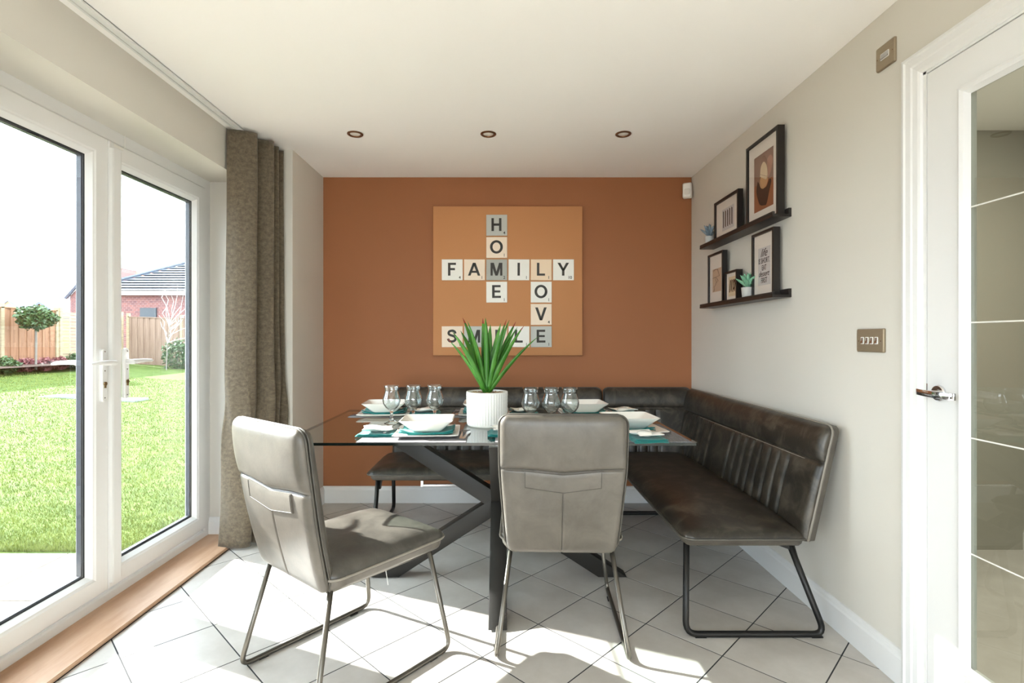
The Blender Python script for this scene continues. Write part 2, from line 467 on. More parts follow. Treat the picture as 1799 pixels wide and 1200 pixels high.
# floor: grout bed and every tile, laid on the diagonal
fl = thing('floor', 'pale beige stone tiles laid diagonally with dark grout', 'floor', kind='structure')
m = MB(); m.box(XL - .32, XR + 1.7, YF - .1, YB + .15, -.05, -.0009); m.build('grout_bed', 'grout', fl)
TP, GAP, TA = 0.3225, 0.0052, math.radians(45.4)
ua = Vector((math.cos(TA), math.sin(TA))); va = Vector((-math.sin(TA), math.cos(TA)))
ORG = Vector((.375, 2.448))
def clip(poly, nx, ny, d):
    out = []
    for i in range(len(poly)):
        a, b = poly[i], poly[(i + 1) % len(poly)]
        da = nx * a[0] + ny * a[1] - d; db = nx * b[0] + ny * b[1] - d
        if da <= 0: out.append(a)
        if da * db < 0:
            s = da / (da - db); out.append((a[0] + (b[0] - a[0]) * s, a[1] + (b[1] - a[1]) * s))
    return out
full = None
for i in range(-22, 22):
    for j in range(-22, 22):
        c = ORG + ua * (i + .5) * TP + va * (j + .5) * TP
        h = TP / 2 - GAP / 2
        if c.x < XL - .3 or c.x > XR + .3 or c.y < YF - .3 or c.y > YB + .3: continue
        sq = [tuple(c + ua * sx * h + va * sy * h) for sx, sy in ((-1, -1), (1, -1), (1, 1), (-1, 1))]
        inside = all(XL < p[0] < XR and YF < p[1] < YB for p in sq) and not any(p[0] < NX and p[1] > NY for p in sq)
        if inside:
            if full is None:
                m = MB(); q = [tuple(ua * sx * h + va * sy * h) for sx, sy in ((-1, -1), (1, -1), (1, 1), (-1, 1))]
                q2 = [(a * .9975, b * .9975) for a, b in q]
                m.loops([[(a, b, -.0015) for a, b in q], [(a, b, -.0003) for a, b in q], [(a, b, 0) for a, b in q2]], cap0=False)
                full = m.mesh('floor_tile', 'tile')
            o = link('floor_tile', full, fl); o.location = (c.x, c.y, R.uniform(-.0002, 0.0001))
            continue
        p = clip(sq, 1, 0, XR - .002); p = clip(p, -1, 0, -(XL - .006)) if p else p
        p = clip(p, 0, 1, YB - .002) if p else p; p = clip(p, 0, -1, -(YF + .002)) if p else p
        parts_ = [p]
        if p and any(q[0] < NX and q[1] > NY for q in p):      # round the pier: the part before it and the part beside it
            pb = clip(p, 0, -1, -(NY - .002))
            parts_ = [clip(p, 0, 1, NY - .002), clip(pb, -1, 0, -(NX + .002)) if pb else pb]
        for p in parts_:
            if not p or len(p) < 3: continue
            ar = abs(sum(p[k][0] * p[(k + 1) % len(p)][1] - p[(k + 1) % len(p)][0] * p[k][1] for k in range(len(p)))) / 2
            if ar < 2e-4: continue
            m = MB(); m.loops([[(a - c.x, b - c.y, -.0015) for a, b in p], [(a - c.x, b - c.y, 0) for a, b in p]], cap0=False)
            o = m.build('floor_tile', 'tile', fl); o.location = (c.x, c.y, 0)

# skirting
def skirt(pts_profile, p0, p1, inward):
    """profile (out, z) swept from p0 to p1; inward: unit 2-D vector into the room"""
    rings = []
    for p in (p0, p1):
        rings.append([(p[0] + inward[0] * o_, p[1] + inward[1] * o_, z) for o_, z in pts_profile])
    return rings
SP = [(0, 0), (.016, 0), (.016, .094), (.012, .102), (.010, .112), (.005, .120), (0, .122)]
m = MB(); m.loops(skirt(SP, (NX, YB), (XR, YB), (0, -1)))
struct(m.build('baseboard_back', 'white_gloss'), 'white skirting board under the terracotta wall', 'skirting')
m = MB(); m.loops(skirt(SP, (XR, YB - .016), (XR, 1.81), (-1, 0)))
struct(m.build('baseboard_right', 'white_gloss'), 'white skirting board beside the leather bench', 'skirting')
m = MB(); m.loops(skirt(SP, (NX, NY), (NX, YB - .016), (1, 0)))
m.loops(skirt(SP, (XL + .016, NY), (NX + .016, NY), (0, -1)))
m.loops(skirt(SP, (XL, DY1), (XL, NY - .016), (1, 0)))
m.loops(skirt(SP, (DX, DY1), (XL + .016, DY1), (0, -1)))
m.loops(skirt(SP, (XL, YF), (XL, DY0), (1, 0)))
struct(m.build('baseboard_left', 'white_gloss'), 'white skirting board behind the curtain foot', 'skirting')

# reveal lining of the garden-door opening is the wall itself; oak threshold board
m = MB(); m.prism([(DX, .0), (-1.578, .0), (-1.571, .006), (-1.570, .014), (-1.575, .020), (DX, .020)], 'y', DY0, DY1 - .002)
struct(m.build('trim_threshold', 'oak', smooth=True), 'pale oak threshold board along the garden doors', 'threshold')

# ------------------------------------------------------------------ garden doors
def ring_frame(m, y0, y1, z0, z1, prof, side=None):
    """rectangular frame in a plane of constant X; prof: (inset, x). side picks one mitred member (0 bottom,1 far,2 top,3 near)"""
    rings = []
    for ins, x in prof:
        rings.append([(x, y0 + ins, z0 + ins), (x, y1 - ins, z0 + ins), (x, y1 - ins, z1 - ins), (x, y0 + ins, z1 - ins)])
    n = len(prof)
    for s in ([side] if side is not None else range(4)):
        a = [rings[k][s] for k in range(n)]; b = [rings[k][(s + 1) % 4] for k in range(n)]
        if side is not None: m.loops([a, b])
        else:
            bb = len(m.v); m.v += a + b
            for k in range(n):
                k2 = (k + 1) % n
                m.f.append((bb + k, bb + k2, bb + n + k2, bb + n + k)); m.mi.append(0)
t = thing('trim_door_frame', 'white outer frame around the pair of garden doors', 'door frame', kind='structure')
fp = [(0, DX), (.052, DX), (.060, DX - .006), (.060, DX - .03), (.072, DX - .03), (.072, DX - .075), (0, DX - .075)]
for s, nm in ((0, 'sill_member'), (1, 'jamb'), (2, 'head_member'), (3, 'jamb')):
    m = MB(); ring_frame(m, DY0, DY1, .0 if s else .0, DZ1, fp, s); m.build(nm, 'upvc', t)
# contact sensor at the head, with its thin wire
m = MB(); m.box(DX, DX + .014, 2.395, 2.455, 2.085, 2.100); m.box(DX, DX + .01, 2.47, 2.52, 2.068, 2.080)
bev(m.build('contact_sensor', 'white_plastic', t), .003)
m = MB(); m.tube([(DX + .006, 2.47, 2.10), (DX + .006, 2.472, 2.13), (DX + .012, 2.465, 2.163)], .0015, 5); m.build('sensor_wire', 'white_plastic', t)

LX = DX + .012     # leaf face
def leaf(name, y0, y1, label, hinge_far):
    t = thing(name, label, 'door', kind='structure')
    z0, z1 = .078, 2.103
    W = .098
    pr = [(0, LX - .004), (.004, LX), (W - .028, LX), (W - .022, LX - .004), (W - .016, LX - .006), (W, LX - .028), (W, LX - .065), (0, LX - .065)]
    for s, nm in ((0, 'bottom_rail'), (1, 'stile'), (2, 'top_rail'), (3, 'stile')):
        m = MB(); ring_frame(m, y0, y1, z0, z1, pr, s); m.build(nm, 'upvc', t)
    gp = [(W - .002, LX - .0275), (W + .004, LX - .030), (W + .004, LX - .032), (W - .002, LX - .032)]
    m = MB(); ring_frame(m, y0, y1, z0, z1, gp); m.build('gasket', 'gasket', t)
    gp = [(W - .002, LX - .036), (W + .010, LX - .036), (W + .010, LX - .056), (W - .002, LX - .056)]
    m = MB(); ring_frame(m, y0, y1, z0, z1, gp); m.build('spacer_bar', 'spacer_bar', t)
    for xx in (LX - .036, LX - .060):
        m = MB(); m.box(xx, xx + .004, y0 + W - .004, y1 - W + .004, z0 + W - .004, z1 - W + .004); m.build('glass_pane', 'pane_glass', t)
    return t
YM = 2.362
d1 = leaf('door_1', DY0 + .064, YM - .002, 'near white glazed garden door, showing lawn and topiary', False)
d2 = leaf('door_2', YM + .002, DY1 - .064, 'far white glazed garden door, next to the brown curtain', True)
# meeting-stile cover on the far leaf
m = MB(); m.prism([(LX - .001, YM + .004), (LX + .012, YM + .006), (LX + .014, YM + .014), (LX + .014, YM + .058), (LX + .010, YM + .066), (LX - .001, YM + .072)], 'z', .105, 2.07)
m.build('meeting_cover', 'upvc', d2)
def door_handle(parent, yc, sgn, x, out, zc=1.10):
    """backplate, neck and lever; sgn: lever direction along Y; out: +1 indoors"""
    m = MB()
    pl = rrect(.016, .118, .015, 5)
    m.loops([[(x, yc + a, zc - .055 + b) for a, b in pl], [(x + out * .010, yc + a, zc - .055 + b) for a, b in pl], [(x + out * .014, yc + a * .75, zc - .055 + b * .97) for a, b in pl]])
    h = m.build('handle_plate', 'upvc', parent, smooth=True)
    m = MB()
    m.tube([(x + out * .012, yc, zc), (x + out * .05, yc, zc)], .012, 12)
    pts = []; rad = []
    for i in range(13):
        s = i / 12
        pts.append((x + out * (.05 + .008 * math.sin(s * math.pi)), yc + sgn * (-.014 + .138 * s), zc + .004 * math.sin(s * 3)))
        rad.append(.0115 * (1 - .45 * s) if s < .97 else .004)
    m.tube(pts, rad, 10)
    m.build('lever', 'upvc', h, smooth=True)
    m = MB()
    m.lathe([(.0085, 0), (.0085, .006), (.0, .006)], n=14); m.box(-.0042, .0042, -.019, -.004, 0, .005)
    me = m.mesh('lock_cylinder', 'brass')
    o = link('lock_cylinder', me, h)
    o.matrix_local = Matrix.Translation((x + out * .013, yc, zc - .092)) @ Matrix(((0, 0, out, 0), (1, 0, 0, 0), (0, 1, 0, 0), (0, 0, 0, 1)))
    m = MB()
    for dz in (-.035, -.155, .05): m.lathe([(.003, 0), (.003, .0015), (0, .0015)], c=(0, dz + .0, 0), n=8)
    o = m.build('plate_screws', 'clear_steel', h); o['kind'] = 'stuff'
    o.matrix_local = Matrix.Translation((x + out * .0135, yc, zc)) @ Matrix(((0, 0, out, 0), (1, 0, 0, 0), (0, 1, 0, 0), (0, 0, 0, 1)))
door_handle(d1, YM - .040, -1, LX, 1)
door_handle(d2, YM + .098, 1, LX, 1)
door_handle(d1, YM - .040, -1, LX - .065, -1)
door_handle(d2, YM + .098, 1, LX - .065, -1)

# ------------------------------------------------------------------ hall door, architrave, hall beyond
t = thing('trim_architrave', 'white moulded architrave around the glazed hall door', 'architrave', kind='structure')
ap = [(0, XR), (0, XR - .018), (.010, XR - .020), (.016, XR - .016), (.036, XR - .015), (.042, XR - .012), (.060, XR - .010), (.068, XR - .007), (.072, XR - .002), (.072, XR)]
AY0, AY1, AZ = RY0 - .065, RY1 + .072, RZ1 + .068
def ring3(m, prof, s):
    rings = [[(x, AY1 - i, 0), (x, AY1 - i, AZ - i), (x, AY0 + i, AZ - i), (x, AY0 + i, 0)] for i, x in prof]
    m.loops([[r[s] for r in rings], [r[s + 1] for r in rings]])
for s, nm in ((0, 'architrave_leg'), (1, 'architrave_head'), (2, 'architrave_leg')):
    m = MB(); ring3(m, ap, s); m.build(nm, 'white_gloss', t)
m = MB()
m.box(XR, XR + .12, RY1 - .012, RY1, 0, RZ1); m.box(XR, XR + .12, RY0, RY0 + .012, 0, RZ1); m.box(XR, XR + .12, RY0, RY1, RZ1 - .012, RZ1)
m.build('door_lining', 'white_gloss', t)
HX = XR + .002
d3 = thing('door_3', 'white hall door with a tall glass panel and chrome lever', 'door', kind='structure')
HY0, HY1, HZ0, HZ1 = RY0 + .015, RY1 - .015, .006, RZ1 - .015
GY0, GY1, GZ0, GZ1 = HY0 + .135, HY1 - .135, .205, 1.955
def hpiece(nm, y0, y1, z0, z1):
    m = MB(); m.box(HX, HX + .04, y0, y1, z0, z1); m.build(nm, 'white_gloss', d3)
hpiece('stile', GY1, HY1, HZ0, HZ1); hpiece('stile', HY0, GY0, HZ0, HZ1)
hpiece('top_rail', GY0, GY1, GZ1, HZ1); hpiece('bottom_rail', GY0, GY1, HZ0, GZ0)
bp = [(-.016, HX), (-.016, HX - .006), (-.008, HX - .008), (.002, HX - .004), (.008, HX + .006), (.012, HX + .012), (0, HX + .012)]
m = MB(); ring_frame(m, GY0, GY1, GZ0, GZ1, bp); m.build('glazing_bead', 'white_gloss', d3)
m = MB(); m.box(HX + .013, HX + .019, GY0, GY1, GZ0, GZ1); gp_ = m.build('glass_pane', 'door_glass', d3)
for z in (1.602, 1.255, .908, .56):
    m = MB(); m.prism([(HX + .013, z - .0024), (HX + .011, z - .001), (HX + .011, z + .001), (HX + .013, z + .0024)], 'y', GY0 + .008, GY1 - .008)
    m.build('etched_line', 'etched_line', gp_)
# lever handle on a round rose
hy, hz = 1.672, 1.033
m = MB(); m.lathe([(0, 0), (.026, 0), (.026, .006), (.023, .009), (.013, .009), (.013, .012), (0, .012)], n=28)
o = m.build('handle_rose', 'chrome', d3, smooth=True); o.matrix_local = Matrix.Translation((HX, hy, hz)) @ Matrix(((0, 0, -1, 0), (1, 0, 0, 0), (0, 1, 0, 0), (0, 0, 0, 1)))
rose = o
m = MB(); m.tube([(HX - .008, hy, hz), (HX - .058, hy, hz)], .0095, 14)
rings = []
for i in range(11):
    s = i / 10; y = hy + .016 - .135 * s; x = HX - .060 - .012 * math.sin(s * math.pi) + .006 * s; z = hz + .004 - .004 * s
    hw = .010 + .001 * s; th = .0042
    rings.append([(x - th, y, z - hw), (x + th, y, z - hw), (x + th, y, z + hw), (x - th, y, z + hw)])
m.loops(rings)
o = m.build('lever', 'chrome', d3, smooth=True); bev(o, .002)
m = MB(); m.box(HX - .0015, HX, HY1 - .001, HY1 + .012, 1.03, 1.06); m.build('strike_plate', 'chrome', d3)
m = MB(); m.box(XR + .12, XR + 1.6, -.6, 3.0, -.0008, 0)
struct(m.build('floor_hall', 'tile'), 'pale hall floor beyond the glazed door', 'floor')
# hall beyond the glass
m = MB()
hx0, hx1, hy0, hy1 = XR + .12, XR + 1.6, -.6, 3.0
m.box(hx1, hx1 + .1, hy0, hy1, 0, HC); m.box(hx0, hx1, hy1, hy1 + .1, 0, HC); m.box(hx0, hx1, hy0 - .1, hy0, 0, HC)
struct(m.build('wall_hall', 'hall_paint'), 'dim olive-grey hall wall seen through the glazed door', 'wall')
m = MB(); m.loops(skirt(SP, (hx1, hy1), (hx1, hy0), (-1, 0)))
struct(m.build('baseboard_hall', 'white_gloss'), 'white skirting board in the dim hall', 'skirting')

t = thing('added_hall_downlight', 'recessed downlight added in the hall ceiling to brighten the view through the glazed door', 'downlight', (XR + .85, 1.75, HC))
m = MB(); m.lathe([(.046, 0), (.046, -.004), (.040, -.008), (.030, -.006), (.026, -.001), (.026, 0)], n=32); m.build('trim_ring', 'bronze', t, smooth=True)
hl = bpy.data.lights.new('added_hall_lamp', 'AREA'); hl.shape = 'DISK'; hl.size = .05; hl.energy = 30; hl.color = (1, .97, .91)  # unseen lamp added to lift the hall behind the door glass
ho = bpy.data.objects.new('lamp', hl); COL.objects.link(ho); ho.parent = t; ho.location = (0, 0, -.012)

# ------------------------------------------------------------------ curtain rail and curtain
t = thing('curtain_rail', 'slim white curtain track fixed to the ceiling over the garden doors', 'curtain rail', (-1.497, 2.3, HC))
m = MB(); m.box(-.022, -.012, -1.7, .985, -.014, 0); m.box(-.006, .019, -1.7, .985, -.014, 0); m.box(-.022, .019, -1.7, .985, -.003, 0)
m.build('track', 'curtain_rail', t)
m = MB(); m.box(-.024, .021, .985, .992, -.016, 0); m.build('end_cap', 'white_plastic', t)

def catmull(P, n):
    out = []; P = [P[0]] + P + [P[-1]]
    for i in range(1, len(P) - 2):
        for k in range(n):
            t_ = k / n; p0, p1, p2, p3 = (Vector(P[i + q]) for q in (-1, 0, 1, 2))
            out.append(.5 * ((2 * p1) + (p2 - p0) * t_ + (2 * p0 - 5 * p1 + 4 * p2 - p3) * t_ ** 2 + (3 * p1 - p0 - 3 * p2 + p3) * t_ ** 3))
    out.append(Vector(P[-2])); return out
top = [(-1.552, 2.945), (-1.49, 2.955), (-1.425, 2.985), (-1.415, 3.01), (-1.47, 3.035), (-1.525, 3.06), (-1.47, 3.085), (-1.385, 3.115), (-1.378, 3.135), (-1.45, 3.155), (-1.52, 3.175), (-1.45, 3.19), (-1.378, 3.212), (-1.45, 3.235), (-1.51, 3.25), (-1.44, 3.262), (-1.372, 3.278)]
bot = [(-1.63, 3.00), (-1.56, 2.985), (-1.48, 2.995), (-1.455, 3.025), (-1.50, 3.06), (-1.54, 3.075), (-1.47, 3.075), (-1.375, 3.06), (-1.355, 3.09), (-1.43, 3.135), (-1.50, 3.165), (-1.43, 3.175), (-1.335, 3.17), (-1.385, 3.21), (-1.48, 3.24), (-1.42, 3.25), (-1.325, 3.255)]
CT = catmull(top, 8); CB = catmull(bot, 8)
nU = len(CT)
zs = [2.383 - (2.383 - .014) * j / 60 for j in range(61)]
m = MB()
def cpos(i, z):
    f = 1 - (z - .014) / 2.37
    k = f ** 2.2
    p = CT[i] * (1 - k) + CB[i] * k
    # a loose tie-back ripple at hip height
    w = .010 * math.exp(-((z - .78) / .22) ** 2) * math.sin(i * .5 + z * 9) + .003 * math.sin(z * 7 + i * .21) * f
    return (p.x + w, p.y + w * .4, z)
b, a_, c_ = m.grid(lambda u, v: cpos(int(round(u * (nU - 1))), zs[int(round(v * 60))]), nU, 61)
cu_me = m.mesh('curtain', 'curtain_fabric', smooth='all', fix=False)
uvl = cu_me.uv_layers.new(name='UVMap')
al = [0]
for i in range(1, nU): al.append(al[-1] + (CT[i] - CT[i - 1]).length)
for lp in cu_me.loops:
    vi = lp.vertex_index; uvl.data[lp.index].uv = (al[vi % nU], zs[vi // nU])
cu = link('curtain', cu_me); cu.modifiers.new('thick', 'SOLIDIFY').thickness = .004
tag(cu, 'brown patterned curtain drawn to the side of the garden doors', 'curtain')

# ------------------------------------------------------------------ ceiling downlights, sensor, switches
for px, lab in ((624, 'bronze recessed downlight nearest the curtain side'), (858, 'bronze recessed downlight, middle one of three'), (1095, 'bronze recessed downlight nearest the picture ledges')):
    Y = 3.05; X = (px - VPX) / FPX * Y
    t = thing('downlight', lab, 'downlight', (X, Y, HC), group='recessed ceiling downlights')
    m = MB(); m.lathe([(.046, 0), (.046, -.004), (.040, -.008), (.033, -.006), (.030, -.001), (.030, 0)], n=32); m.build('trim_ring', 'bronze', t, smooth=True)
    m = MB(); m.lathe([(.030, -.0015), (.02, -.005), (0, -.0065)], n=24); m.build('lamp', 'lamp_face', t, smooth=True)

t = thing('motion_sensor', 'small white alarm motion sensor high in the wall corner', 'sensor', (1.345, 3.83, 2.29))
m = MB(); rr = rrect(.032, .055, .012, 4)
Mr = Matrix.Rotation(math.radians(-25), 4, 'Z')
def mp_(x, y, z): q = Mr @ Vector((x, y, z)); return (q.x, q.y, q.z)
m.loops([[mp_(a, .018, b) for a, b in rr], [mp_(a, -.012, b) for a, b in rr], [mp_(a * .8, -.024, b * .85) for a, b in rr]])
m.build('housing', 'white_plastic', t, smooth=True)
m = MB(); rr = rrect(.02, .022, .008, 4); m.loops([[mp_(a, -.022, b - .012) for a, b in rr], [mp_(a * .8, -.029, b * .8 - .012) for a, b in rr]])
m.build('lens', 'lamp_face', t, smooth=True)

def switch_plate(name, label, yc, zc, w, h, n):
    t = thing(name, label, 'switch', (XR, yc, zc))
    m = MB(); rr = rrect(w / 2, h / 2, .005, 4)
    m.loops([[(0, a, b) for a, b in rr], [(-.006, a, b) for a, b in rr], [(-.009, a * .96, b * .94) for a, b in rr]])
    m.build('plate', 'brushed_brass', t, smooth=True)
    return t
def rocker(t, y, z, w, h, tilt=1):
    m = MB(); r1 = rrect(w / 2 + .003, h / 2 + .003, .003, 3); r0 = rrect(w / 2, h / 2, .002, 3)
    m.loops([[(-.0085, y + a, z + b) for a, b in r1], [(-.0105, y + a, z + b) for a, b in r1], [(-.0105, y + a, z + b) for a, b in r0], [(-.009, y + a, z + b) for a, b in r0]])
    s = m.build('rocker_surround', 'white_plastic', t)
    m = MB(); m.prism([(-.009, z - h / 2), (-.0125 - .003 * tilt, z - h / 2), (-.0115, z), (-.0125 + .001 * tilt, z + h / 2), (-.009, z + h / 2)], 'y', y - w / 2, y + w / 2)
    m.build('rocker', 'clear_steel', s)
t = switch_plate('light_switch', 'brushed bronze light switch plate with four rocker switches', 1.977, 1.200, .146, .088, 4)
for k in range(4): rocker(t, -.0375 + .025 * k, .0, .011, .021)
for s in (-1, 1):
    m = MB(); m.tube([(-.008, s * .0595, -.002), (-.0098, s * .0595, -.002)], .0022, 8); m.build('screw', 'bronze', t)
t = switch_plate('isolator_switch', 'single brushed brass isolator switch high on the wall by the hall door', 1.897, 2.233, .092, .088, 1)
rocker(t, .0, .0, .036, .018)
for s in (-1, 1):
    m = MB(); m.tube([(-.008, s * .038, 0), (-.0098, s * .038, 0)], .002, 8); m.build('screw', 'bronze', t)

# ------------------------------------------------------------------ wall art with letter tiles
KX = 3.845 / FPX
t = thing('wall_art', 'square terracotta canvas with crossword letter tiles on the feature wall', 'wall art', ((892 - VPX) * KX, YB, EYE - (493.5 - VPY) * KX))
m = MB(); m.box(-.547, .547, -.028, -.001, -.547, .547); bev(m.build('canvas_board', 'canvas', t), .003)
gx = lambda c: ((750 + (185 + 161.4 * c) / 4.139) - 892) * KX
gz = lambda r: -((350 + (191 + 161.8 * r) / 4.139) - 493.5) * KX
LET = [(2, 0, 'H', '4', 'grey'), (2, 1, 'O', '1', 'cream'), (2, 2, 'M', '2', 'dark_grey'), (2, 3, 'E', '1', 'white'),
       (0, 2, 'F', '4', 'white'), (1, 2, 'A', '1', 'cream'), (3, 2, 'I', '1', 'white'), (4, 2, 'L', '1', 'peach'), (5, 2, 'Y', '10', 'white'),
       (4, 3, 'O', '1', 'white'), (4, 4, 'V', '4', 'cream'), (4, 5, 'E', '1', 'grey'),
       (0, 5, 'S', '1', 'cream'), (1, 5, 'M', '2', 'grey'), (2, 5, 'I', '1', 'cream'), (3, 5, 'L', '1', 'white')]
def glyph(ch, H, mname):
    bx = lambda a, b, c, d: [(a, c), (b, c), (b, d), (a, d)]
    mir = lambda P, W: [(W - x, y) for x, y in reversed(P)]
    G = {'H': (.78, [bx(0, .19, 0, 1), bx(.59, .78, 0, 1), bx(.18, .6, .41, .59)]),
         'E': (.67, [bx(0, .19, 0, 1), bx(.18, .68, 0, .165), bx(.18, .63, .425, .585), bx(.18, .66, .835, 1)]),
         'F': (.61, [bx(0, .19, 0, 1), bx(.18, .54, .425, .59), bx(.18, .62, .835, 1)]),
         'I': (.19, [bx(0, .19, 0, 1)]), 'L': (.63, [bx(0, .19, 0, 1), bx(.18, .63, 0, .165)]),
         'M': (.92, [bx(0, .17, 0, 1), bx(.75, .92, 0, 1), [(.37, 0), (.55, 0), (.26, 1), (.02, 1)], mir([(.37, 0), (.55, 0), (.26, 1), (.02, 1)], .92)]),
         'A': (.96, [[(0, 0), (.20, 0), (.575, 1), (.375, 1)], mir([(0, 0), (.20, 0), (.575, 1), (.375, 1)], .96), bx(.26, .70, .22, .375)]),
         'V': (.90, [[(.35, 0), (.55, 0), (.21, 1), (0, 1)], mir([(.35, 0), (.55, 0), (.21, 1), (0, 1)], .90)]),
         'Y': (.90, [[(.355, .40), (.545, .40), (.225, 1), (0, 1)], mir([(.355, .40), (.545, .40), (.225, 1), (0, 1)], .90), bx(.355, .545, 0, .46)])}
    m = MB()
    if ch == 'O':
        W = 1.0; n = 40; f = lambda rx, ry, z: [(.5 + rx * math.cos(2 * math.pi * k / n), .5 + ry * math.sin(2 * math.pi * k / n), z) for k in range(n)]
        m.loops([f(.30, .345, -.01), f(.5, .52, -.01), f(.5, .52, .01), f(.30, .345, .01), f(.30, .345, -.01)], cap0=False, cap1=False)
    elif ch == 'S':
        W = .78
        P = catmull([Vector((x, y, 0)) for x, y in ((.66, .70), (.62, .83), (.50, .91), (.36, .92), (.20, .87), (.135, .75), (.18, .635), (.33, .565), (.5, .51), (.64, .41), (.665, .265), (.57, .135), (.39, .085), (.21, .12), (.12, .22), (.09, .31))], 5)
        L_, R_ = [], []
        for k, p in enumerate(P):
            t_ = (P[min(k + 1, len(P) - 1)] - P[max(k - 1, 0)]).normalized(); nn = Vector((-t_.y, t_.x, 0)) * .092
            L_.append(p + nn); R_.append(p - nn)
        m.loops([[(q.x, q.y, -.01) for q in L_], [(q.x, q.y, .01) for q in L_], [(q.x, q.y, .01) for q in R_], [(q.x, q.y, -.01) for q in R_], [(q.x, q.y, -.01) for q in L_]], closed=False, cap0=False, cap1=False)
    else:
        W, polys = G[ch]
        for P in polys: m.loops([[(x, y, -.01) for x, y in P], [(x, y, .01) for x, y in P]])
    m.v = [((x - W / 2) * H, (y - .5) * H, z * H) for x, y, z in m.v]
    return m.mesh('letter', mname)
GLY = {}
RX = Matrix.Rotation(math.pi / 2, 4, 'X')
for c, r, ch, nm, colr in LET:
    m = MB(); m.box(-.0765, .0765, -.008, 0, -.0765, .0765)
    me = m.mesh('letter_tile', 'tile_' + colr); o = link('letter_tile', me, t); bev(o, .0012, 1)
    o.location = (gx(c), -.028, gz(r)); o.rotation_euler = (0, R.uniform(-.006, .006), 0)
    GLY.setdefault(ch, None) or GLY.update({ch: glyph(ch, .094, 'letter_ink')})
    q = link('letter', GLY[ch], o); q.matrix_local = Matrix.Translation((-.002, -.0085, .004)) @ RX
    q = link('number', text_mesh(nm, .030, 'letter_ink', .0004), o); q.matrix_local = Matrix.Translation((.055 if len(nm) == 1 else .05, -.0085, -.056)) @ RX

# ------------------------------------------------------------------ picture ledges and what stands on them
def ledge(label, z):
    t = thing('picture_ledge', label, 'shelf', (XR, 2.995, z), group='black picture ledges')
    L = .468
    m = MB(); m.box(-.092, 0, -L, L, 0, .012); m.build('shelf_board', 'shelf_black', t)
    m = MB(); m.box(-.092, -.080, -L, L, .012, .026); bev(m.build('front_lip', 'shelf_black', t), .0015)
    m = MB(); m.box(-.014, 0, -L, L, .012, .042); m.build('back_strip', 'shelf_black', t)
ZU, ZL = 1.797, 1.408
ledge('upper black picture ledge carrying the abstract print', ZU)
ledge('lower black picture ledge carrying the quotation print', ZL)

def picture(label, y0, y1, z0, h, xf, depth, bw, pad):
    """frame standing on a ledge, facing the room (-X); y0 near, y1 far"""
    yc = (y0 + y1) / 2; w = (y1 - y0) / 2
    t = thing('framed_print', label, 'picture', (xf, yc, z0), group='framed prints on the ledges')
    m = MB()
    rings = []
    pr = [(0, depth), (0, .0), (bw, 0), (bw, .012), (bw, depth)]
    rect = lambda i, x: [(x, -w + i, i), (x, w - i, i), (x, w - i, h - i), (x, -w + i, h - i)]
    m.loops([rect(i, x) for i, x in pr], cap0=False, cap1=False)
    m.v += rect(0, depth); n = len(m.v); m.f.append((n - 4, n - 3, n - 2, n - 1)); m.mi.append(0)
    m.build('frame', 'black_wood', t)
    m = MB(); m.box(.010, .012, -w + bw - .001, w - bw + .001, bw - .001, h - bw + .001); mb = m.build('mount', 'mount', t)
    m = MB(); m.box(.005, .0065, -w + bw, w - bw, bw, h - bw); m.build('glass', 'picture_glass', t)
    return t, w, h
# print coordinate helper: u in [0,1] from far edge to near edge (as seen), v upward
def flat(parent, name, mname, pts, wy, h, x=.0095):
    """pts in (u, v) over the frame face: u=0 far edge .. 1 near edge"""
    m = MB(); P = [(x, wy - 2 * wy * u, h * v) for u, v in pts]; m.loops([[(p[0] + .0004, p[1], p[2]) for p in P], P])
    return m.build(name, mname, parent)
def ell(cx, cy_, rx, ry, rot=0, n=22):
    return [(cx + rx * math.cos(a) * math.cos(rot) - ry * math.sin(a) * math.sin(rot), cy_ + rx * math.cos(a) * math.sin(rot) + ry * math.sin(a) * math.cos(rot)) for a in [2 * math.pi * i / n for i in range(n)]]
def stroke(parent, name, mname, pts, wy, h, r, x=.0092):
    m = MB(); m.tube([(x, wy - 2 * wy * u, h * v) for u, v in pts], r, 5); return m.build(name, mname, parent)
def roundpoly(pts, seg=5):
    return [tuple(p)[:2] for p in catmull([Vector((a, b, 0)) for a, b in pts + pts[:1]], seg)][:-1]
def words(parent, s, size, u, v, wy, h, mname='print_ink', shear=0, bold=0, sx=1.0, name='lettering'):
    q = link(name, text_mesh(s, size, mname, bold, .0003, shear), parent)
    q.matrix_local = Matrix.Translation((.0092, wy - 2 * wy * u, h * v)) @ Matrix(((0, 0, -1, 0), (-1, 0, 0, 0), (0, 1, 0, 0), (0, 0, 0, 1))) @ Matrix.Diagonal((sx, 1, 1, 1))

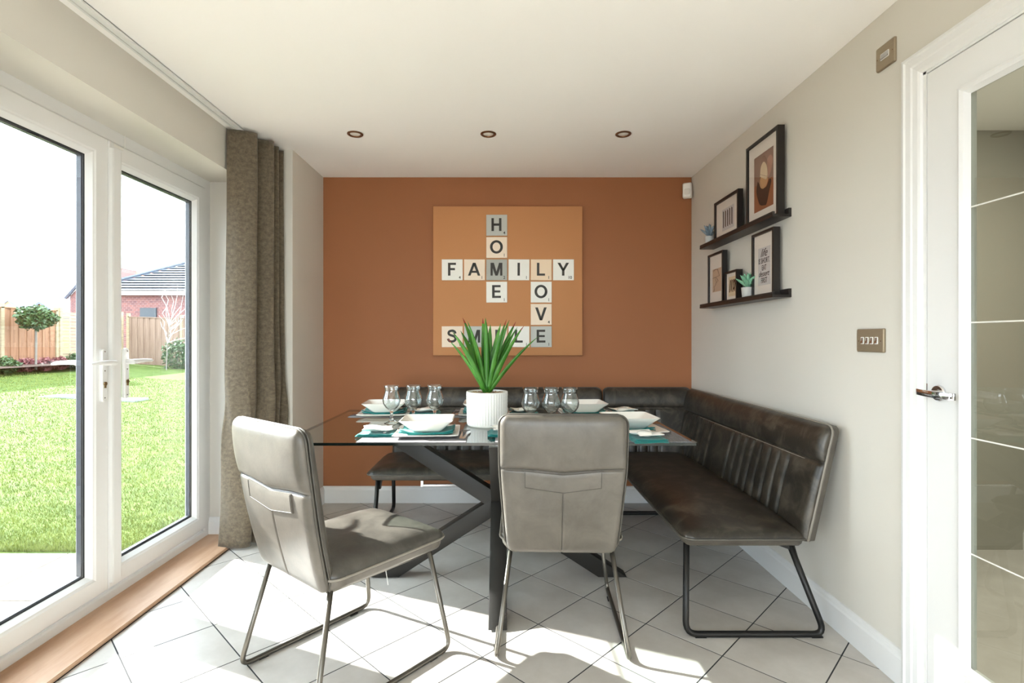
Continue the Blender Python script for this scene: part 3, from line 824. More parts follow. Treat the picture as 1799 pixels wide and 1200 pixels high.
XFm = 1.341
t, w, h = picture('large black-framed abstract print in brown and cream on the upper ledge', 2.56, 2.895, ZU + .012, .445, XFm, .034, .016, .06)
flat(t, 'print', 'print_mauve', [(.22, .48), (.82, .48), (.82, .82), (.22, .82)], w, h, .0098)
flat(t, 'print', 'print_brown', [(.22, .16), (.82, .16), (.82, .48), (.22, .48)], w, h, .0098)
flat(t, 'pink_shape', 'print_pink', roundpoly([(.64, .72), (.74, .74), (.80, .68), (.76, .58), (.68, .50), (.60, .56)]), w, h, .0095)
flat(t, 'dark_shape', 'print_dark', roundpoly([(.34, .52), (.46, .44), (.60, .40), (.70, .47), (.76, .44), (.70, .34), (.62, .21), (.55, .20), (.40, .24), (.30, .40)]), w, h, .0092)
flat(t, 'sand_shape', 'print_sand', ell(.53, .485, .125, .085), w, h, .0089)
flat(t, 'cream_shape', 'print_cream', roundpoly([(.42, .56), (.44, .66), (.52, .71), (.60, .67), (.655, .56), (.62, .49), (.52, .52)]), w, h, .0086)
stroke(t, 'line', 'print_line', ell(.52, .60, .13, .19, .1) + ell(.52, .60, .13, .19, .1)[:1], w, h, .0007, .0084)
stroke(t, 'line', 'print_mauve', [(.43, .585), (.64, .515)], w, h, .0008, .0084)

t, w, h = picture('black-framed print of upright brown strokes beside the blue succulent on the upper ledge', 2.985, 3.325, ZU + .012, .255, XFm - .004, .030, .016, .05)
flat(t, 'print', 'print_grey', [(.30, .22), (.78, .22), (.78, .74), (.30, .74)], w, h, .0098)
for k in range(5):
    u = .35 + .087 * k
    flat(t, 'brush_stroke', 'print_dark' if k % 2 else 'print_ink', [(u - .012, .30 + .01 * (k % 2)), (u + .02, .29), (u + .022, .68 - .01 * (k % 3)), (u - .014, .70)], w, h, .0094)

t, w, h = picture('tall black-framed line drawing on tan paper at the far end of the lower ledge', 3.205, 3.437, ZL + .012, .332, XFm, .030, .014, .05)
flat(t, 'print', 'print_tan', [(.24, .26), (.82, .26), (.82, .70), (.24, .70)], w, h, .0098)
stroke(t, 'line', 'print_ink', [(.30, .66), (.42, .69), (.58, .68), (.70, .55), (.24, .53)], w, h, .0010)
stroke(t, 'line', 'print_ink', [(.40, .53), (.52, .52), (.62, .46), (.50, .43), (.46, .50)], w, h, .0009)
stroke(t, 'line', 'print_ink', [(.48, .43), (.44, .38), (.34, .36), (.38, .32), (.32, .27)], w, h, .0009)

t, w, h = picture('smallest black-framed print with brown brush marks on the lower ledge', 2.985, 3.148, ZL + .012, .185, 1.328, .036, .012, .03)
flat(t, 'print', 'print_cream', [(.22, .20), (.92, .20), (.92, .82), (.22, .82)], w, h, .0098)
for k in range(4):
    u = .28 + .13 * k
    flat(t, 'brush_stroke', 'print_dark', [(u, .34 + .05 * (k % 2)), (u + .06, .32), (u + .15, .70), (u + .07, .74)], w, h, .0094)
stroke(t, 'line', 'print_dark', [(.62, .40), (.76, .52), (.82, .64), (.74, .70), (.66, .60)], w, h, .0022)

t, w, h = picture('tall black-framed quotation print on the near end of the lower ledge', 2.603, 2.832, ZL + .012, .345, XFm, .034, .014, .05)
flat(t, 'print', 'print_grey', [(.24, .19), (.80, .19), (.80, .76), (.24, .76)], w, h, .0098)
words(t, 'life', .058, .52, .68, w, h, shear=.45)
words(t, 'IS SHORT.', .040, .52, .56, w, h, sx=.66)
words(t, 'EAT', .040, .52, .455, w, h, sx=.66)
words(t, 'dessert', .042, .52, .365, w, h, shear=.45, sx=.85)
words(t, 'FIRST', .040, .52, .265, w, h, sx=.66)

def leafmesh(L, W, curl, lift, thick, n=7, tip=.05):
    """upward leaf along +Y in its own frame, cupped"""
    m = MB()
    def f(u, v, s):
        wv = W * (math.sin(math.pi * min(1, .12 + .88 * v)) ** .8 if v < 1 else 0) * (1 - v * .3)
        x = (u - .5) * 2 * wv
        z = lift * v * L + curl * v * v * L + 2.2 * wv * abs(u - .5) ** 2 * 2 + s
        return (x, v * L, z)
    us = lin(0, 1, 5); vv = lin(0, 1, n)
    m.slab(lambda u, v: f(u, v, thick * (1 - v * .9)), lambda u, v: f(u, v, 0), us, vv)
    return m
def succulent(label, loc, pr, ph, leafmat, potmat, nleaf, L, spread):
    t = thing('potted_succulent', label, 'plant', loc, group='small succulents on the ledges')
    m = MB(); m.lathe([(0, 0), (pr * .78, 0), (pr * .82, .004), (pr, ph), (pr * .92, ph), (pr * .90, ph - .012), (0, ph - .012)], n=28)
    m.build('pot', potmat, t, smooth=True)
    m = MB(); m.lathe([(pr * .91, ph - .011), (pr * .5, ph - .006), (0, ph - .004)], n=16); m.build('soil', 'soil', t)
    base = leafmesh(L, L * .19, .12, .0, .004).mesh('leaf', leafmat, smooth='all')
    for i in range(nleaf):
        ring = i / nleaf
        el = math.radians(24 + 62 * ring); az = i * 2.39996
        o = link('leaf', base, t)
        o.matrix_local = Matrix.Translation((0, 0, ph - .008)) @ Matrix.Rotation(az, 4, 'Z') @ Matrix.Rotation(el * spread, 4, 'X') @ Matrix.Translation((0, pr * .12, 0))
succulent('mint green succulent in a pale grey pot on the lower ledge', (1.338, 2.865, ZL + .012), .035, .068, 'succulent_green', 'pot_grey', 15, .085, 1.0)
succulent('blue-grey spiky succulent in a pale pot at the far end of the upper ledge', (1.338, 3.40, ZU + .012), .031, .062, 'succulent_blue', 'pot_grey', 12, .085, 1.0)

# ------------------------------------------------------------------ corner bench
def falloff(d, rad): 
    k = max(0.0, min(1.0, d / rad)); return math.sqrt(max(0, 1 - (1 - k) ** 2))
def seat_pad(m_top, m_shell, x0, x1, y0, y1, zb, zm, zc, rc, nx, ny, dents=None):
    """crowned cushion over a thin shell; axis aligned in local space"""
    xc, yc, a, b = (x0 + x1) / 2, (y0 + y1) / 2, (x1 - x0) / 2, (y1 - y0) / 2
    def xy(u, v, ins=0):
        y = (v * 2 - 1) * (b - ins)
        over = max(0, abs(y) - (b - ins - rc))
        hw = (a - ins) - rc + math.sqrt(max(0, rc * rc - over * over))
        return (u * 2 - 1) * hw, y, hw
    def topf(u, v):
        x, y, hw = xy(u, v)
        d = min(hw - abs(x), b - abs(y))
        e = falloff(d, .05); g = (1 - (x / a) ** 4) * (1 - (y / b) ** 4)
        return (xc + x, yc + y, zm + .022 * e + (zc - zm - .022) * max(0, g) ** .8)
    def midf(u, v):
        x, y, hw = xy(u, v); return (xc + x, yc + y, zm)
    def s_top(u, v):
        x, y, hw = xy(u, v, -.003); return (xc + x, yc + y, zm - .001)
    def s_bot(u, v):
        x, y, hw = xy(u, v, .0)
        d = min(hw - abs(x), b - abs(y)); e = falloff(d, .03)
        return (xc + x * .985, yc + y * .985, zm - .012 - (zm - zb - .012) * e)
    m_top.slab(topf, midf, ease(nx), ease(ny)); m_shell.slab(s_top, s_bot, ease(max(16, nx // 2)), ease(max(12, ny // 2)))
    return [(xc + q[0], yc + q[1], zm) for q in rrect(a + .003, b + .003, rc, 6)]
def closed_tube(m, pts, r, n=6):
    m.tube(list(pts) + [pts[0]], r, n, cap=False)

def bench_back(mf, ms, L0, L1, fn, lines, s_seam, nl, ns, depth=.013, rc=.035, crown=.018, H=.46):
    """front pad and shell of a backrest; fn(l, s, off) -> point, off toward the sitter"""
    lc, a = (L0 + L1) / 2, (L1 - L0) / 2
    def ls(u, v, ins=0.0):
        s = v; hz = s * H
        dv = max(0, hz - (H - rc)); hw = a - rc + math.sqrt(max(0, rc * rc - min(dv, rc) ** 2))
        return lc + (u * 2 - 1) * (hw - ins), s, hw
    def front(u, v):
        l, s, hw = ls(u, v)
        d = min(hw - abs(l - lc), (1 - s) * H + .0, .06 + s * H)
        e = falloff(d, .03)
        off = .012 + .016 * e
        off += crown * max(0, math.sin(math.pi * max(0, (s - s_seam)) / (1 - s_seam))) ** .7 if s > s_seam else crown * .55 * max(0, math.sin(math.pi * s / s_seam)) ** .6
        off -= .010 * math.exp(-((s - s_seam) * H / .008) ** 2)
        if s < s_seam:
            k = min(1, (s_seam - s) * H / .03)
            for q in lines: off -= depth * k * math.exp(-abs((l - q) / .010) ** 1.4)
        return fn(l, s, off)
    us = []
    n = nl
    us = sorted(set([round(x, 5) for x in ease(24)] + [round(i / n, 5) for i in range(1, n)]))
    vs_ = sorted(set([round(i / ns, 5) for i in range(ns + 1)] + [round(s_seam + d_, 5) for d_ in (-.03, -.015, 0, .015, .03)]))
    vs_ = [v if v < 1 else 1.0 for v in vs_]
    mf.slab(front, lambda u, v: fn(ls(u, v)[0], v, .004), us, vs_)
    ms.slab(lambda u, v: fn(ls(u, v, -.003)[0], v * 1.004, .0045), lambda u, v: fn(ls(u, v, .004)[0], v, -.030 * falloff(min(ls(u, v)[2] - abs(ls(u, v)[0] - lc), (1 - v) * H), .02) - .004), ease(30), ease(20))
    return [fn(*ls(u, v)[:2], .008) for u, v in [(0, q) for q in lin(0, .9, 8)] + [(0, q) for q in lin(.92, 1, 8)] + [(q, 1.0) for q in lin(0.02, .98, 30)] + [(1, q) for q in lin(1, .92, 8)] + [(1, q) for q in lin(.9, 0, 8)]]

ZB, ZM, ZS = .362, .400, .462
# unit along the terracotta wall
t = thing('bench', 'dark leather bench section along the terracotta wall', 'bench', group='corner bench sections')
m1, m2, m3 = MB(), MB(), MB()
out = seat_pad(m1, m2, -.81, .700, 3.10, 3.63, ZB, ZM, ZS, .05, 60, 34)
m1.build('seat_cushion', 'leather_dark', t, smooth='all'); m2.build('seat_shell', 'leather_side', t, smooth='all')
closed_tube(m3, out, .005); m3.build('seat_piping', 'piping', t, smooth='all')
m1, m2, m3 = MB(), MB(), MB()
fb = lambda l, s, off: (l, 3.645 + .10 * s - off, .400 + .460 * s)
out = bench_back(m1, m2, -.765, .697, fb, [-.62 + .08 * k for k in range(7)] + [.12 + .08 * k for k in range(7)], .70, 170, 30)
m1.build('backrest', 'leather_dark', t, smooth='all'); m2.build('back_shell', 'leather_side', t, smooth='all')
m3.tube(out, .005, 6); m3.build('back_piping', 'piping', t, smooth='all')
def bench_sled(t, P, r=.0125):
    m = MB(); m.tube(fillet(P, .05), r, 10); return m.build('sled_leg', 'bench_leg', t, smooth='all')
bench_sled(t, [(-.755, 3.155, .365), (-.775, 3.135, .0125), (-.775, 3.72, .0125), (-.755, 3.60, .365)])
bench_sled(t, [(.60, 3.155, .365), (.62, 3.135, .0125), (.62, 3.72, .0125), (.60, 3.60, .365)])
for x in (-.745, .61):
    m = MB(); m.prism([(3.17, .368), (3.30, .368), (3.22, .345), (3.185, .30), (3.165, .30)], 'x', x - .004, x + .004); m.build('leg_bracket', 'bench_leg', t)
m = MB(); m.box(-.48, .4, 3.12, 3.135, .330, .340); m.box(-.49, -.475, 3.115, 3.14, .328, .364); m.build('link_bar', 'clear_steel', t)

# corner unit along the picture-ledge wall
t = thing('bench', 'dark leather corner bench section with channelled back below the picture ledges', 'bench', group='corner bench sections')
m1, m2, m3 = MB(), MB(), MB()
out = seat_pad(m1, m2, .728, 1.235, 2.105, 3.63, ZB, ZM, ZS, .05, 36, 70)
m1.build('seat_cushion', 'leather_dark', t, smooth='all'); m2.build('seat_shell', 'leather_side', t, smooth='all')
closed_tube(m3, out, .005); m3.build('seat_piping', 'piping', t, smooth='all')
m1, m2, m3 = MB(), MB(), MB()
fr = lambda l, s, off: (1.232 + .105 * s - off, l, .392 + .462 * s)
out = bench_back(m1, m2, 2.105, 3.73, fr, [2.327 + .0805 * k for k in range(8)] + [3.17 + .09 * k for k in range(6)], .68, 230, 34)
m1.build('backrest', 'leather_dark', t, smooth='all'); m2.build('back_shell', 'leather_side', t, smooth='all')
m3.tube(out, .005, 6); m3.build('back_piping', 'piping_light', t, smooth='all')
m1, m2, m3 = MB(), MB(), MB()
out = bench_back(m1, m2, .712, 1.33, fb, [.855 + .0735 * k for k in range(4)], .70, 70, 30)
m1.build('backrest', 'leather_dark', t, smooth='all'); m2.build('back_shell', 'leather_side', t, smooth='all')
m3.tube(out, .005, 6); m3.build('back_piping', 'piping', t, smooth='all')
# pale stitch line along the seam of the long back
m3 = MB()
for dz in (-.006, .006): m3.tube([fr(l, .68 + dz / .462, .0225 + (.002 if abs(l - 2.8) < .6 else -.002)) for l in lin(2.125, 3.58, 40)], .0011, 4)
o = m3.build('seam_stitching', 'stitch_pale', t)
bench_sled(t, [(.757, 2.165, .365), (.738, 2.12, .0125), (1.302, 2.12, .0125), (1.18, 2.165, .365)])
bench_sled(t, [(.757, 3.55, .365), (.738, 3.60, .0125), (1.302, 3.60, .0125), (1.18, 3.55, .365)])
for x in (.775, 1.245):
    m = MB(); m.box(x, x + .045, 2.112, 2.128, -.0, .006); m.build('glide', 'bench_leg', t)
m = MB(); m.prism([(1.10, .368), (1.195, .368), (1.215, .30), (1.198, .30), (1.178, .34)], 'y', 2.155, 2.163); m.build('leg_bracket', 'bench_leg', t)

# ------------------------------------------------------------------ glass table
t = thing('dining_table', 'clear glass dining table on crossed dark steel legs', 'table', (-.066, 2.765, 0))
TX, TY, TT = .899, .525, .762
m = MB(); rr = rrect(TX, TY, .012, 4)
rg = [[(a, b, TT - .012) for a, b in rr], [(a, b, TT) for a, b in rr]]
m.loops(rg, mi=1); 
m.mi[-1] = 0; m.mi[-2] = 0
m.build('glass_top', ['table_glass', 'glass_edge'], t)
def bar_xz(m, x0, z0, x1, z1, w, y0, y1):
    """bar in an X-Z plane, horizontal cut at both ends"""
    L = math.hypot(x1 - x0, z1 - z0); k = w / abs(z1 - z0) * L / 2
    m.prism([(x0 - k, z0), (x0 + k, z0), (x1 + k, z1), (x1 - k, z1)], 'y', y0, y1)
def bar_yz(m, y0, z0, y1, z1, w, x0, x1):
    L = math.hypot(y1 - y0, z1 - z0); k = w / abs(z1 - z0) * L / 2
    m.prism([(y0 - k, z0), (y0 + k, z0), (y1 + k, z1), (y1 - k, z1)], 'x', x0, x1)
zt = TT - .0165
CX, CY_ = .043, -.085
m = MB(); bar_xz(m, CX - .575, .006, CX + .575, zt, .078, CY_ - .04, CY_ + .04); bev(m.build('leg', 'table_steel', t), .002)
m = MB(); bar_xz(m, CX + .575, .006, CX - .575, zt, .078, CY_ - .0398, CY_ + .0398); bev(m.build('leg', 'table_steel', t), .002)
m = MB(); bar_yz(m, CY_ - .40 - .06, .006, CY_ + .46, zt, .078, CX - .0385, CX + .0385); bev(m.build('leg', 'table_steel', t), .002)
m = MB(); bar_yz(m, CY_ + .46, .006, CY_ - .40, zt, .078, CX - .0382, CX + .0382); bev(m.build('leg', 'table_steel', t), .002)
for x, y in ((CX - .575, CY_), (CX + .575, CY_), (CX, CY_ - .40), (CX, CY_ + .46)):
    m = MB(); m.lathe([(0, 0), (.03, 0), (.03, .0045), (0, .0045)], c=(x, y, zt), n=20); m.build('glass_pad', 'clear_steel', t)
for x, y in ((CX - .575, CY_), (CX + .575, CY_), (CX, CY_ - .46), (CX, CY_ + .46)):
    m = MB(); m.box(x - .035, x + .035, y - .025, y + .025, 0, .006); m.build('foot_pad', 'gasket', t)

# ------------------------------------------------------------------ chairs
def make_chair(label):
    t = thing('dining_chair', label, 'chair', group='grey leather sled-leg dining chairs')
    # seat
    m1, m2, m3 = MB(), MB(), MB()
    out = seat_pad(m1, m2, -.235, .235, -.225, .30, .385, .432, .482, .055, 40, 44)
    m1.build('seat_cushion', 'chair_seat', t, smooth='all'); m2.build('seat_shell', 'chair_taupe', t, smooth='all')
    closed_tube(m3, out, .0045); m3.build('seat_piping', 'piping_light', t, smooth='all')
    # backrest: front pad and outer panel over one curved plane
    H = .545
    def core(x, s, off):      # off > 0 toward the sitter
        return (x, -.205 - .100 * s - .012 * math.sin(math.pi * s) + off, .383 + H * s)
    def xs(u, s, ins=0.0):
        a = .212 + .024 * min(1, s * 1.6)
        rc = .04
        d0 = max(0, s * H - (H - rc)); d1 = max(0, (rc * .8) - s * H)
        hw = a - ins
        if d0 > 0: hw = a - ins - rc + math.sqrt(max(0, rc * rc - min(rc, d0) ** 2))
        if d1 > 0: hw = a - ins - rc * .8 + math.sqrt(max(0, (rc * .8) ** 2 - d1 ** 2))
        return (u * 2 - 1) * hw, hw
    SV = .615
    def seam(x): return SV - .018 * (1 - min(1, abs(x) / .14)) + .012 * min(1, abs(x) / .2)
    def front(u, v):
        x, hw = xs(u, v); e = falloff(min(hw - abs(x), (1 - v) * H, .03 + v * H), .04)
        return core(x, v, .006 + .024 * e + .016 * math.sin(math.pi * v) ** .6 * (1 - (x / .25) ** 4))
    def backf(u, v, extra=0.0):
        x, hw = xs(u, v, .002); e = falloff(min(hw - abs(x), (1 - v) * H, v * H + .002), .03)
        off = .004 + .020 * e
        sv = seam(x)
        if v > sv: off += .016 * max(0, math.sin(math.pi * (v - sv) / (1 - sv))) ** .6 * (1 - (x / .25) ** 6)
        else: off += .006 * max(0, math.sin(math.pi * v / sv)) ** .5 * (1 - (x / .25) ** 6)
        off -= .007 * math.exp(-((v - sv) * H / .006) ** 2) * e
        if v < sv - .12: off -= .005 * math.exp(-(x / .004) ** 2) * min(1, (sv - .12 - v) / .03)
        return core(x, v, -(off + extra))
    us = sorted(set([round(q, 5) for q in ease(30)] + [round(.5 + d_, 5) for d_ in (-.03, -.02, -.013, -.007, 0, .007, .013, .02, .03)]))
    vv = sorted(set([round(q, 5) for q in ease(34)] + [round(SV + d_, 5) for d_ in lin(-.04, .04, 17)]))
    m1 = MB(); m1.slab(front, lambda u, v: core(xs(u, v)[0], v, .002), us, ease(30)); m1.build('backrest', 'chair_seat', t, smooth='all')
    m1 = MB(); m1.slab(backf, lambda u, v: core(xs(u, v, .002)[0], v, .0015), us, vv); bp_ = m1.build('back_panel', 'chair_taupe', t, smooth='all')
    m3 = MB()
    for o_ in (.004, -.006):
        m3.tube([core(*((xs(u, v, -.002)[0]), v, o_)) for u, v in [(0, q) for q in lin(0.01, .9, 12)] + [(0, q) for q in lin(.92, 1, 8)] + [(q, 1.0) for q in lin(.03, .97, 14)] + [(1, q) for q in lin(1, .92, 8)] + [(1, q) for q in lin(.9, 0.01, 12)]], .0035, 6)
    m3.build('back_piping', 'piping', t, smooth='all')
    # pull flap, seams
    def at(x, s, ex):
        hw = xs(0, s, .002)[1]; return backf((x / hw + 1) / 2, s, ex)
    m4 = MB(); fw = .145
    fs = lambda u, v: ((u * 2 - 1) * fw, seam((u * 2 - 1) * fw) - .012 - .128 * v + .012 * v * (1 - (1 - abs(u * 2 - 1))))
    m4.slab(lambda u, v: at(*fs(u, v), .0045), lambda u, v: at(*fs(u, v), .0005), lin(0, 1, 22), lin(0, 1, 8)); m4.build('pull_flap', 'chair_taupe', bp_, smooth=True)
    m5 = MB()
    m5.tube([at(x, seam(x), .0005) for x in lin(-.222, .222, 40)], .0018, 5)
    m5.tube([at(.0, s, .001) for s in lin(.03, SV - .155, 24)], .0016, 5)
    m5.build('seam', 'stitch', bp_)
    m5 = MB()
    m5.tube([at(*fs(0.015, v), .005) for v in lin(.04, .97, 6)] + [at(*fs(u, .96), .005) for u in lin(.03, .97, 20)] + [at(*fs(.985, v), .005) for v in lin(.97, .04, 6)], .0009, 4)
    m5.build('flap_stitching', 'stitch', bp_)
    # sled legs
    for s in (-1, 1):
        m6 = MB()
        P = [(s * .195, -.195, .392), (s * .248, -.287, .0095), (s * .257, .287, .0095), (s * .205, .225, .392)]
        m6.tube(fillet(P, .045, 8), .0092, 10); lg = m6.build('sled_leg', 'leg_steel', t, smooth='all')
        for y in (-.2, .2):
            m6 = MB(); m6.box(s * .2525 - .009, s * .2525 + .009, y - .018, y + .018, 0, .006); m6.build('glide', 'bench_leg', lg)
        m6 = MB(); m6.tube([(s * .195, -.195, .388), (s * .205, .225, .388)], .009, 8); m6.build('seat_rail', 'leg_steel', t, smooth='all')
    return t
c1 = make_chair('grey leather dining chair turned sideways beside the garden doors')
c1.location = (-.588, 1.98, 0); c1.rotation_euler = (0, 0, -math.radians(39.4))
c2 = copy_tree(c1)
c2['label'] = 'grey leather dining chair with its back to the viewer, tucked under the table'
c2.location = (.232, 2.236, 0); c2.rotation_euler = (0, 0, -math.radians(2.0))
# loose label thread under the turned chair
m = MB(); m.tube([(-.06, .05, .384), (-.045, .03, .33), (-.02, .02, .29)], .0016, 5); o = m.build('label_thread', 'thread', c1)
o.location = (.16, .06, 0)

# ------------------------------------------------------------------ potted plant on the table
PXc, PYc = -.083, 2.70
t = thing('potted_plant', 'spiky green plant in a white ribbed pot on the glass table', 'plant', (PXc, PYc, TT))
NR = 46; NN = NR * 6
def ribr(r, z, k):
    if r < .09 or z < .012 or z > .166: return r
    row = (z - .012) / .154 * 9
    bead = abs(math.sin(math.pi * row)) ** .5
    return r + .0016 * math.cos(2 * math.pi * k / 6) * (0.35 + .65 * bead)
prof = [(0, 0), (.094, 0), (.100, .004), (.103, .012)] + [(.103 + .0025 * (i / 45), .012 + .154 * i / 45) for i in range(1, 46)] + [(.1065, .172), (.105, .175), (.099, .175), (.097, .160), (0, .160)]
m = MB(); m.lathe(prof, n=NN, rfn=ribr); m.build('pot', 'pot_white', t, smooth='all')
m = MB(); m.lathe([(.0975, .160), (.05, .166), (0, .168)], n=24); m.build('soil', 'pebble_dark', t)
m = MB()
for i in range(150):
    a = R.uniform(0, 6.283); rr_ = .092 * math.sqrt(R.random()); s = R.uniform(.004, .0075)
    m.lathe([(0, -s * .6), (s, -s * .2), (s * .9, s * .35), (0, s * .6)], c=(rr_ * math.cos(a), rr_ * math.sin(a), .1665), n=6)
o = m.build('pebbles', 'pebble', t); o['kind'] = 'stuff'; o['label'] = 'tan pebbles covering the soil'
tips = [(786, 595, -.02), (794, 582, -.09), (809, 581, .10), (812.6, 558, .05), (821, 564, -.05), (848, 559, .09), (853, 558, -.06), (861.5, 570, .12), (880, 568, .10), (890, 561, -.09), (895, 562, .04), (906.5, 565, .11), (909, 574.5, .06), (921, 571.6, -.05), (946, 591, -.03)]
for i, (px, py, dy) in enumerate(tips):
    Y = PYc + dy
    tip = Vector(((px - VPX) / FPX * Y - PXc, dy, EYE - (py - VPY) / FPX * Y - TT))
    az = math.atan2(tip.y, tip.x)
    base = Vector((.016 * math.cos(az), .016 * math.sin(az), .168))
    mid = (base + tip) / 2 + Vector((math.cos(az) * -.012, math.sin(az) * -.012, .02))
    pts = [base * (1 - q) ** 2 + mid * 2 * q * (1 - q) + tip * q * q for q in lin(0, 1, 13)]
    # face the leaf plane toward the plant axis
    side = Vector((-math.sin(az), math.cos(az), 0))
    if abs(tip.x) < .03: side = Vector((1, 0, 0))
    wmax = R.uniform(.0185, .0225)
    m = MB(); rings = []; rings2 = []
    for k, p in enumerate(pts):
        q = k / 12; wv = wmax * (math.sin(math.pi * (.22 + .78 * q)) ** .75 if q < 1 else 0.02) * (1.0 if q < .55 else 1 - .15 * (q - .55))
        tan = (pts[min(k + 1, 12)] - pts[max(k - 1, 0)]).normalized(); nrm = tan.cross(side).normalized()
        inward = -Vector((math.cos(az), math.sin(az), 0))
        if nrm.dot(inward) < 0: nrm = -nrm
        # broaden toward the viewer so blades read as straps
        sd = (side + Vector((.55 if side.x >= 0 else -.55, 0, 0))).normalized() if abs(side.x) < .6 else side
        cup = wv * .35
        rings.append([p - sd * wv + nrm * cup, p - sd * wv * .5 + nrm * cup * .3, p, p + sd * wv * .5 + nrm * cup * .3, p + sd * wv + nrm * cup,
                      p + sd * wv * .5 + nrm * (cup * .3 - .003 * (1 - q)), p - nrm * .005 * (1 - q * .9), p - sd * wv * .5 + nrm * (cup * .3 - .003 * (1 - q))])
    m.loops(rings[:12], cap1=True)
    lf = m.build('leaf', 'leaf_green', t, smooth='all')
    if i in (0, 3, 5, 9, 11, 13):
        m = MB(); m.loops(rings[11:]); m.build('leaf_tip', 'leaf_tip', lf, smooth='all')
    else:
        m = MB(); m.loops(rings[11:]); m.build('leaf_tip', 'leaf_green', lf, smooth='all')
for i in range(5):
    az = i * 1.257 + .4
    b_ = leafmesh(.045, .012, .25, .35, .002)
    o = b_.build('base_leaf', 'leaf_green', t, smooth='all')
    o.matrix_local = Matrix.Translation((0, 0, .167)) @ Matrix.Rotation(az, 4, 'Z')

# ------------------------------------------------------------------ drinking glasses
gp_out = [(0, 0), (.0385, 0), (.039, .002), (.030, .006), (.014, .014), (.0085, .026), (.0078, .050), (.010, .062), (.016, .070), (.030, .082), (.041, .098), (.0465, .117), (.0455, .132), (.040, .150), (.0345, .165), (.0338, .174), (.036, .187), (.0405, .200)]
gp_in = [(.0388, .200), (.0345, .187), (.0322, .174), (.0329, .165), (.0384, .150), (.0439, .132), (.0449, .117), (.0394, .099), (.0285, .084), (.014, .0745), (0, .0715)]
m = MB(); m.lathe(gp_out[8:] + gp_in, n=40); bowl_gm = m.mesh('bowl', 'drinking_glass', smooth='all')
m = MB(); m.lathe(gp_out[:9] + [(0, .0702)], n=32); stem_gm = m.mesh('stem_and_foot', 'solid_glass', smooth='all')
for (x, y, lab) in ((-.589, 2.766, 'curved stem glass nearest the curtain, before the curtain-side bench end'),
                    (-.477, 2.785, 'curved stem glass in the middle of the trio at the bench end by the curtain'),
                    (-.364, 2.79, 'curved stem glass nearest the potted plant, on its curtain side'),
                    (.138, 2.635, 'curved stem glass beside the potted plant, on its picture-ledge side'),
                    (.241, 2.635, 'curved stem glass in the middle of the trio behind the tucked chair'),
                    (.335, 2.635, 'curved stem glass farthest from the plant, behind the tucked chair')):
    t = thing('stem_glass', lab, 'glass', (x, y, TT), group='curved stem glasses on the table')
    link('bowl', bowl_gm, t); link('stem_and_foot', stem_gm, t)

# ------------------------------------------------------------------ place settings
def sq_loft(loops, mname, name, rc=.018, wav=0.0, n=4):
    m = MB(); rings = []
    for hs, z in loops:
        pts = rrect(hs, hs, min(rc, hs * .3), n)
        rings.append([(a * (1 - wav * (1 - max(abs(a), abs(b)) * 0)) , b, z) for a, b in pts])
    m.loops(rings); return m.mesh(name, mname, smooth=True)
plate_me = sq_loft([(.095, 0), (.10, .0), (.142, .013), (.146, .016), (.144, .018), (.100, .007), (.094, .006)], 'porcelain', 'dinner_plate', .012)
bowl_me = sq_loft([(.058, 0), (.062, .0), (.070, .006), (.100, .036), (.118, .052), (.120, .055), (.116, .056), (.094, .038), (.064, .010), (.058, .008)], 'porcelain', 'soup_bowl', .02)
m = MB()
nu_, nv_ = 25, 17
def dish(u, v, s):
    x, y = (u - .5) * .125, (v - .5) * .105
    e = max(abs(u - .5), abs(v - .5)) * 2
    rx = x * (1 + .10 * (abs(v - .5) * 2) ** 2); ry = y * (1 + .10 * (abs(u - .5) * 2) ** 2)
    return (rx, ry, .002 + .014 * e ** 3 + .004 * math.sin(u * 6.283) * e + s)
m.slab(lambda u, v: dish(u, v, .003), lambda u, v: dish(u, v, 0), lin(0, 1, 21), lin(0, 1, 17))
m.lathe([(.030, .004), (.033, .010), (.030, .019), (.022, .023), (0, .024)], n=24)
dish_me = m.mesh('side_dish', 'porcelain', smooth='all')
def napkin_mesh(name, w, d, wavy, layers):
    m = MB()
    for k in range(layers):
        o_ = k * .0042; sh = 1 - .03 * k
        def f(u, v, s):
            x, y = (u - .5) * w * sh + .004 * k, (v - .5) * d * sh - .003 * k
            z = o_ + s + wavy * (abs(u - .5) * 2) ** 3 * (.6 + .4 * math.sin(v * 7 + k)) + .0012 * math.sin(u * 19 + v * 5 + k)
            return (x, y, max(0.0, z))
        m.slab(lambda u, v: f(u, v, .0036), lambda u, v: f(u, v, 0.0), lin(0, 1, 19), lin(0, 1, 11))
    return m.mesh(name, 'teal', smooth='all')
nap_big = napkin_mesh('napkin', .245, .165, .016, 2)
nap_side = napkin_mesh('napkin', .175, .145, .002, 3)
m = MB(); m.slab(lambda u, v: ((u - .5) * .47, (v - .5) * .31, .003), lambda u, v: ((u - .5) * .47, (v - .5) * .31, 0), lin(0, 1, 2), lin(0, 1, 2))
mat_me = m.mesh('placemat', 'mat_weave')
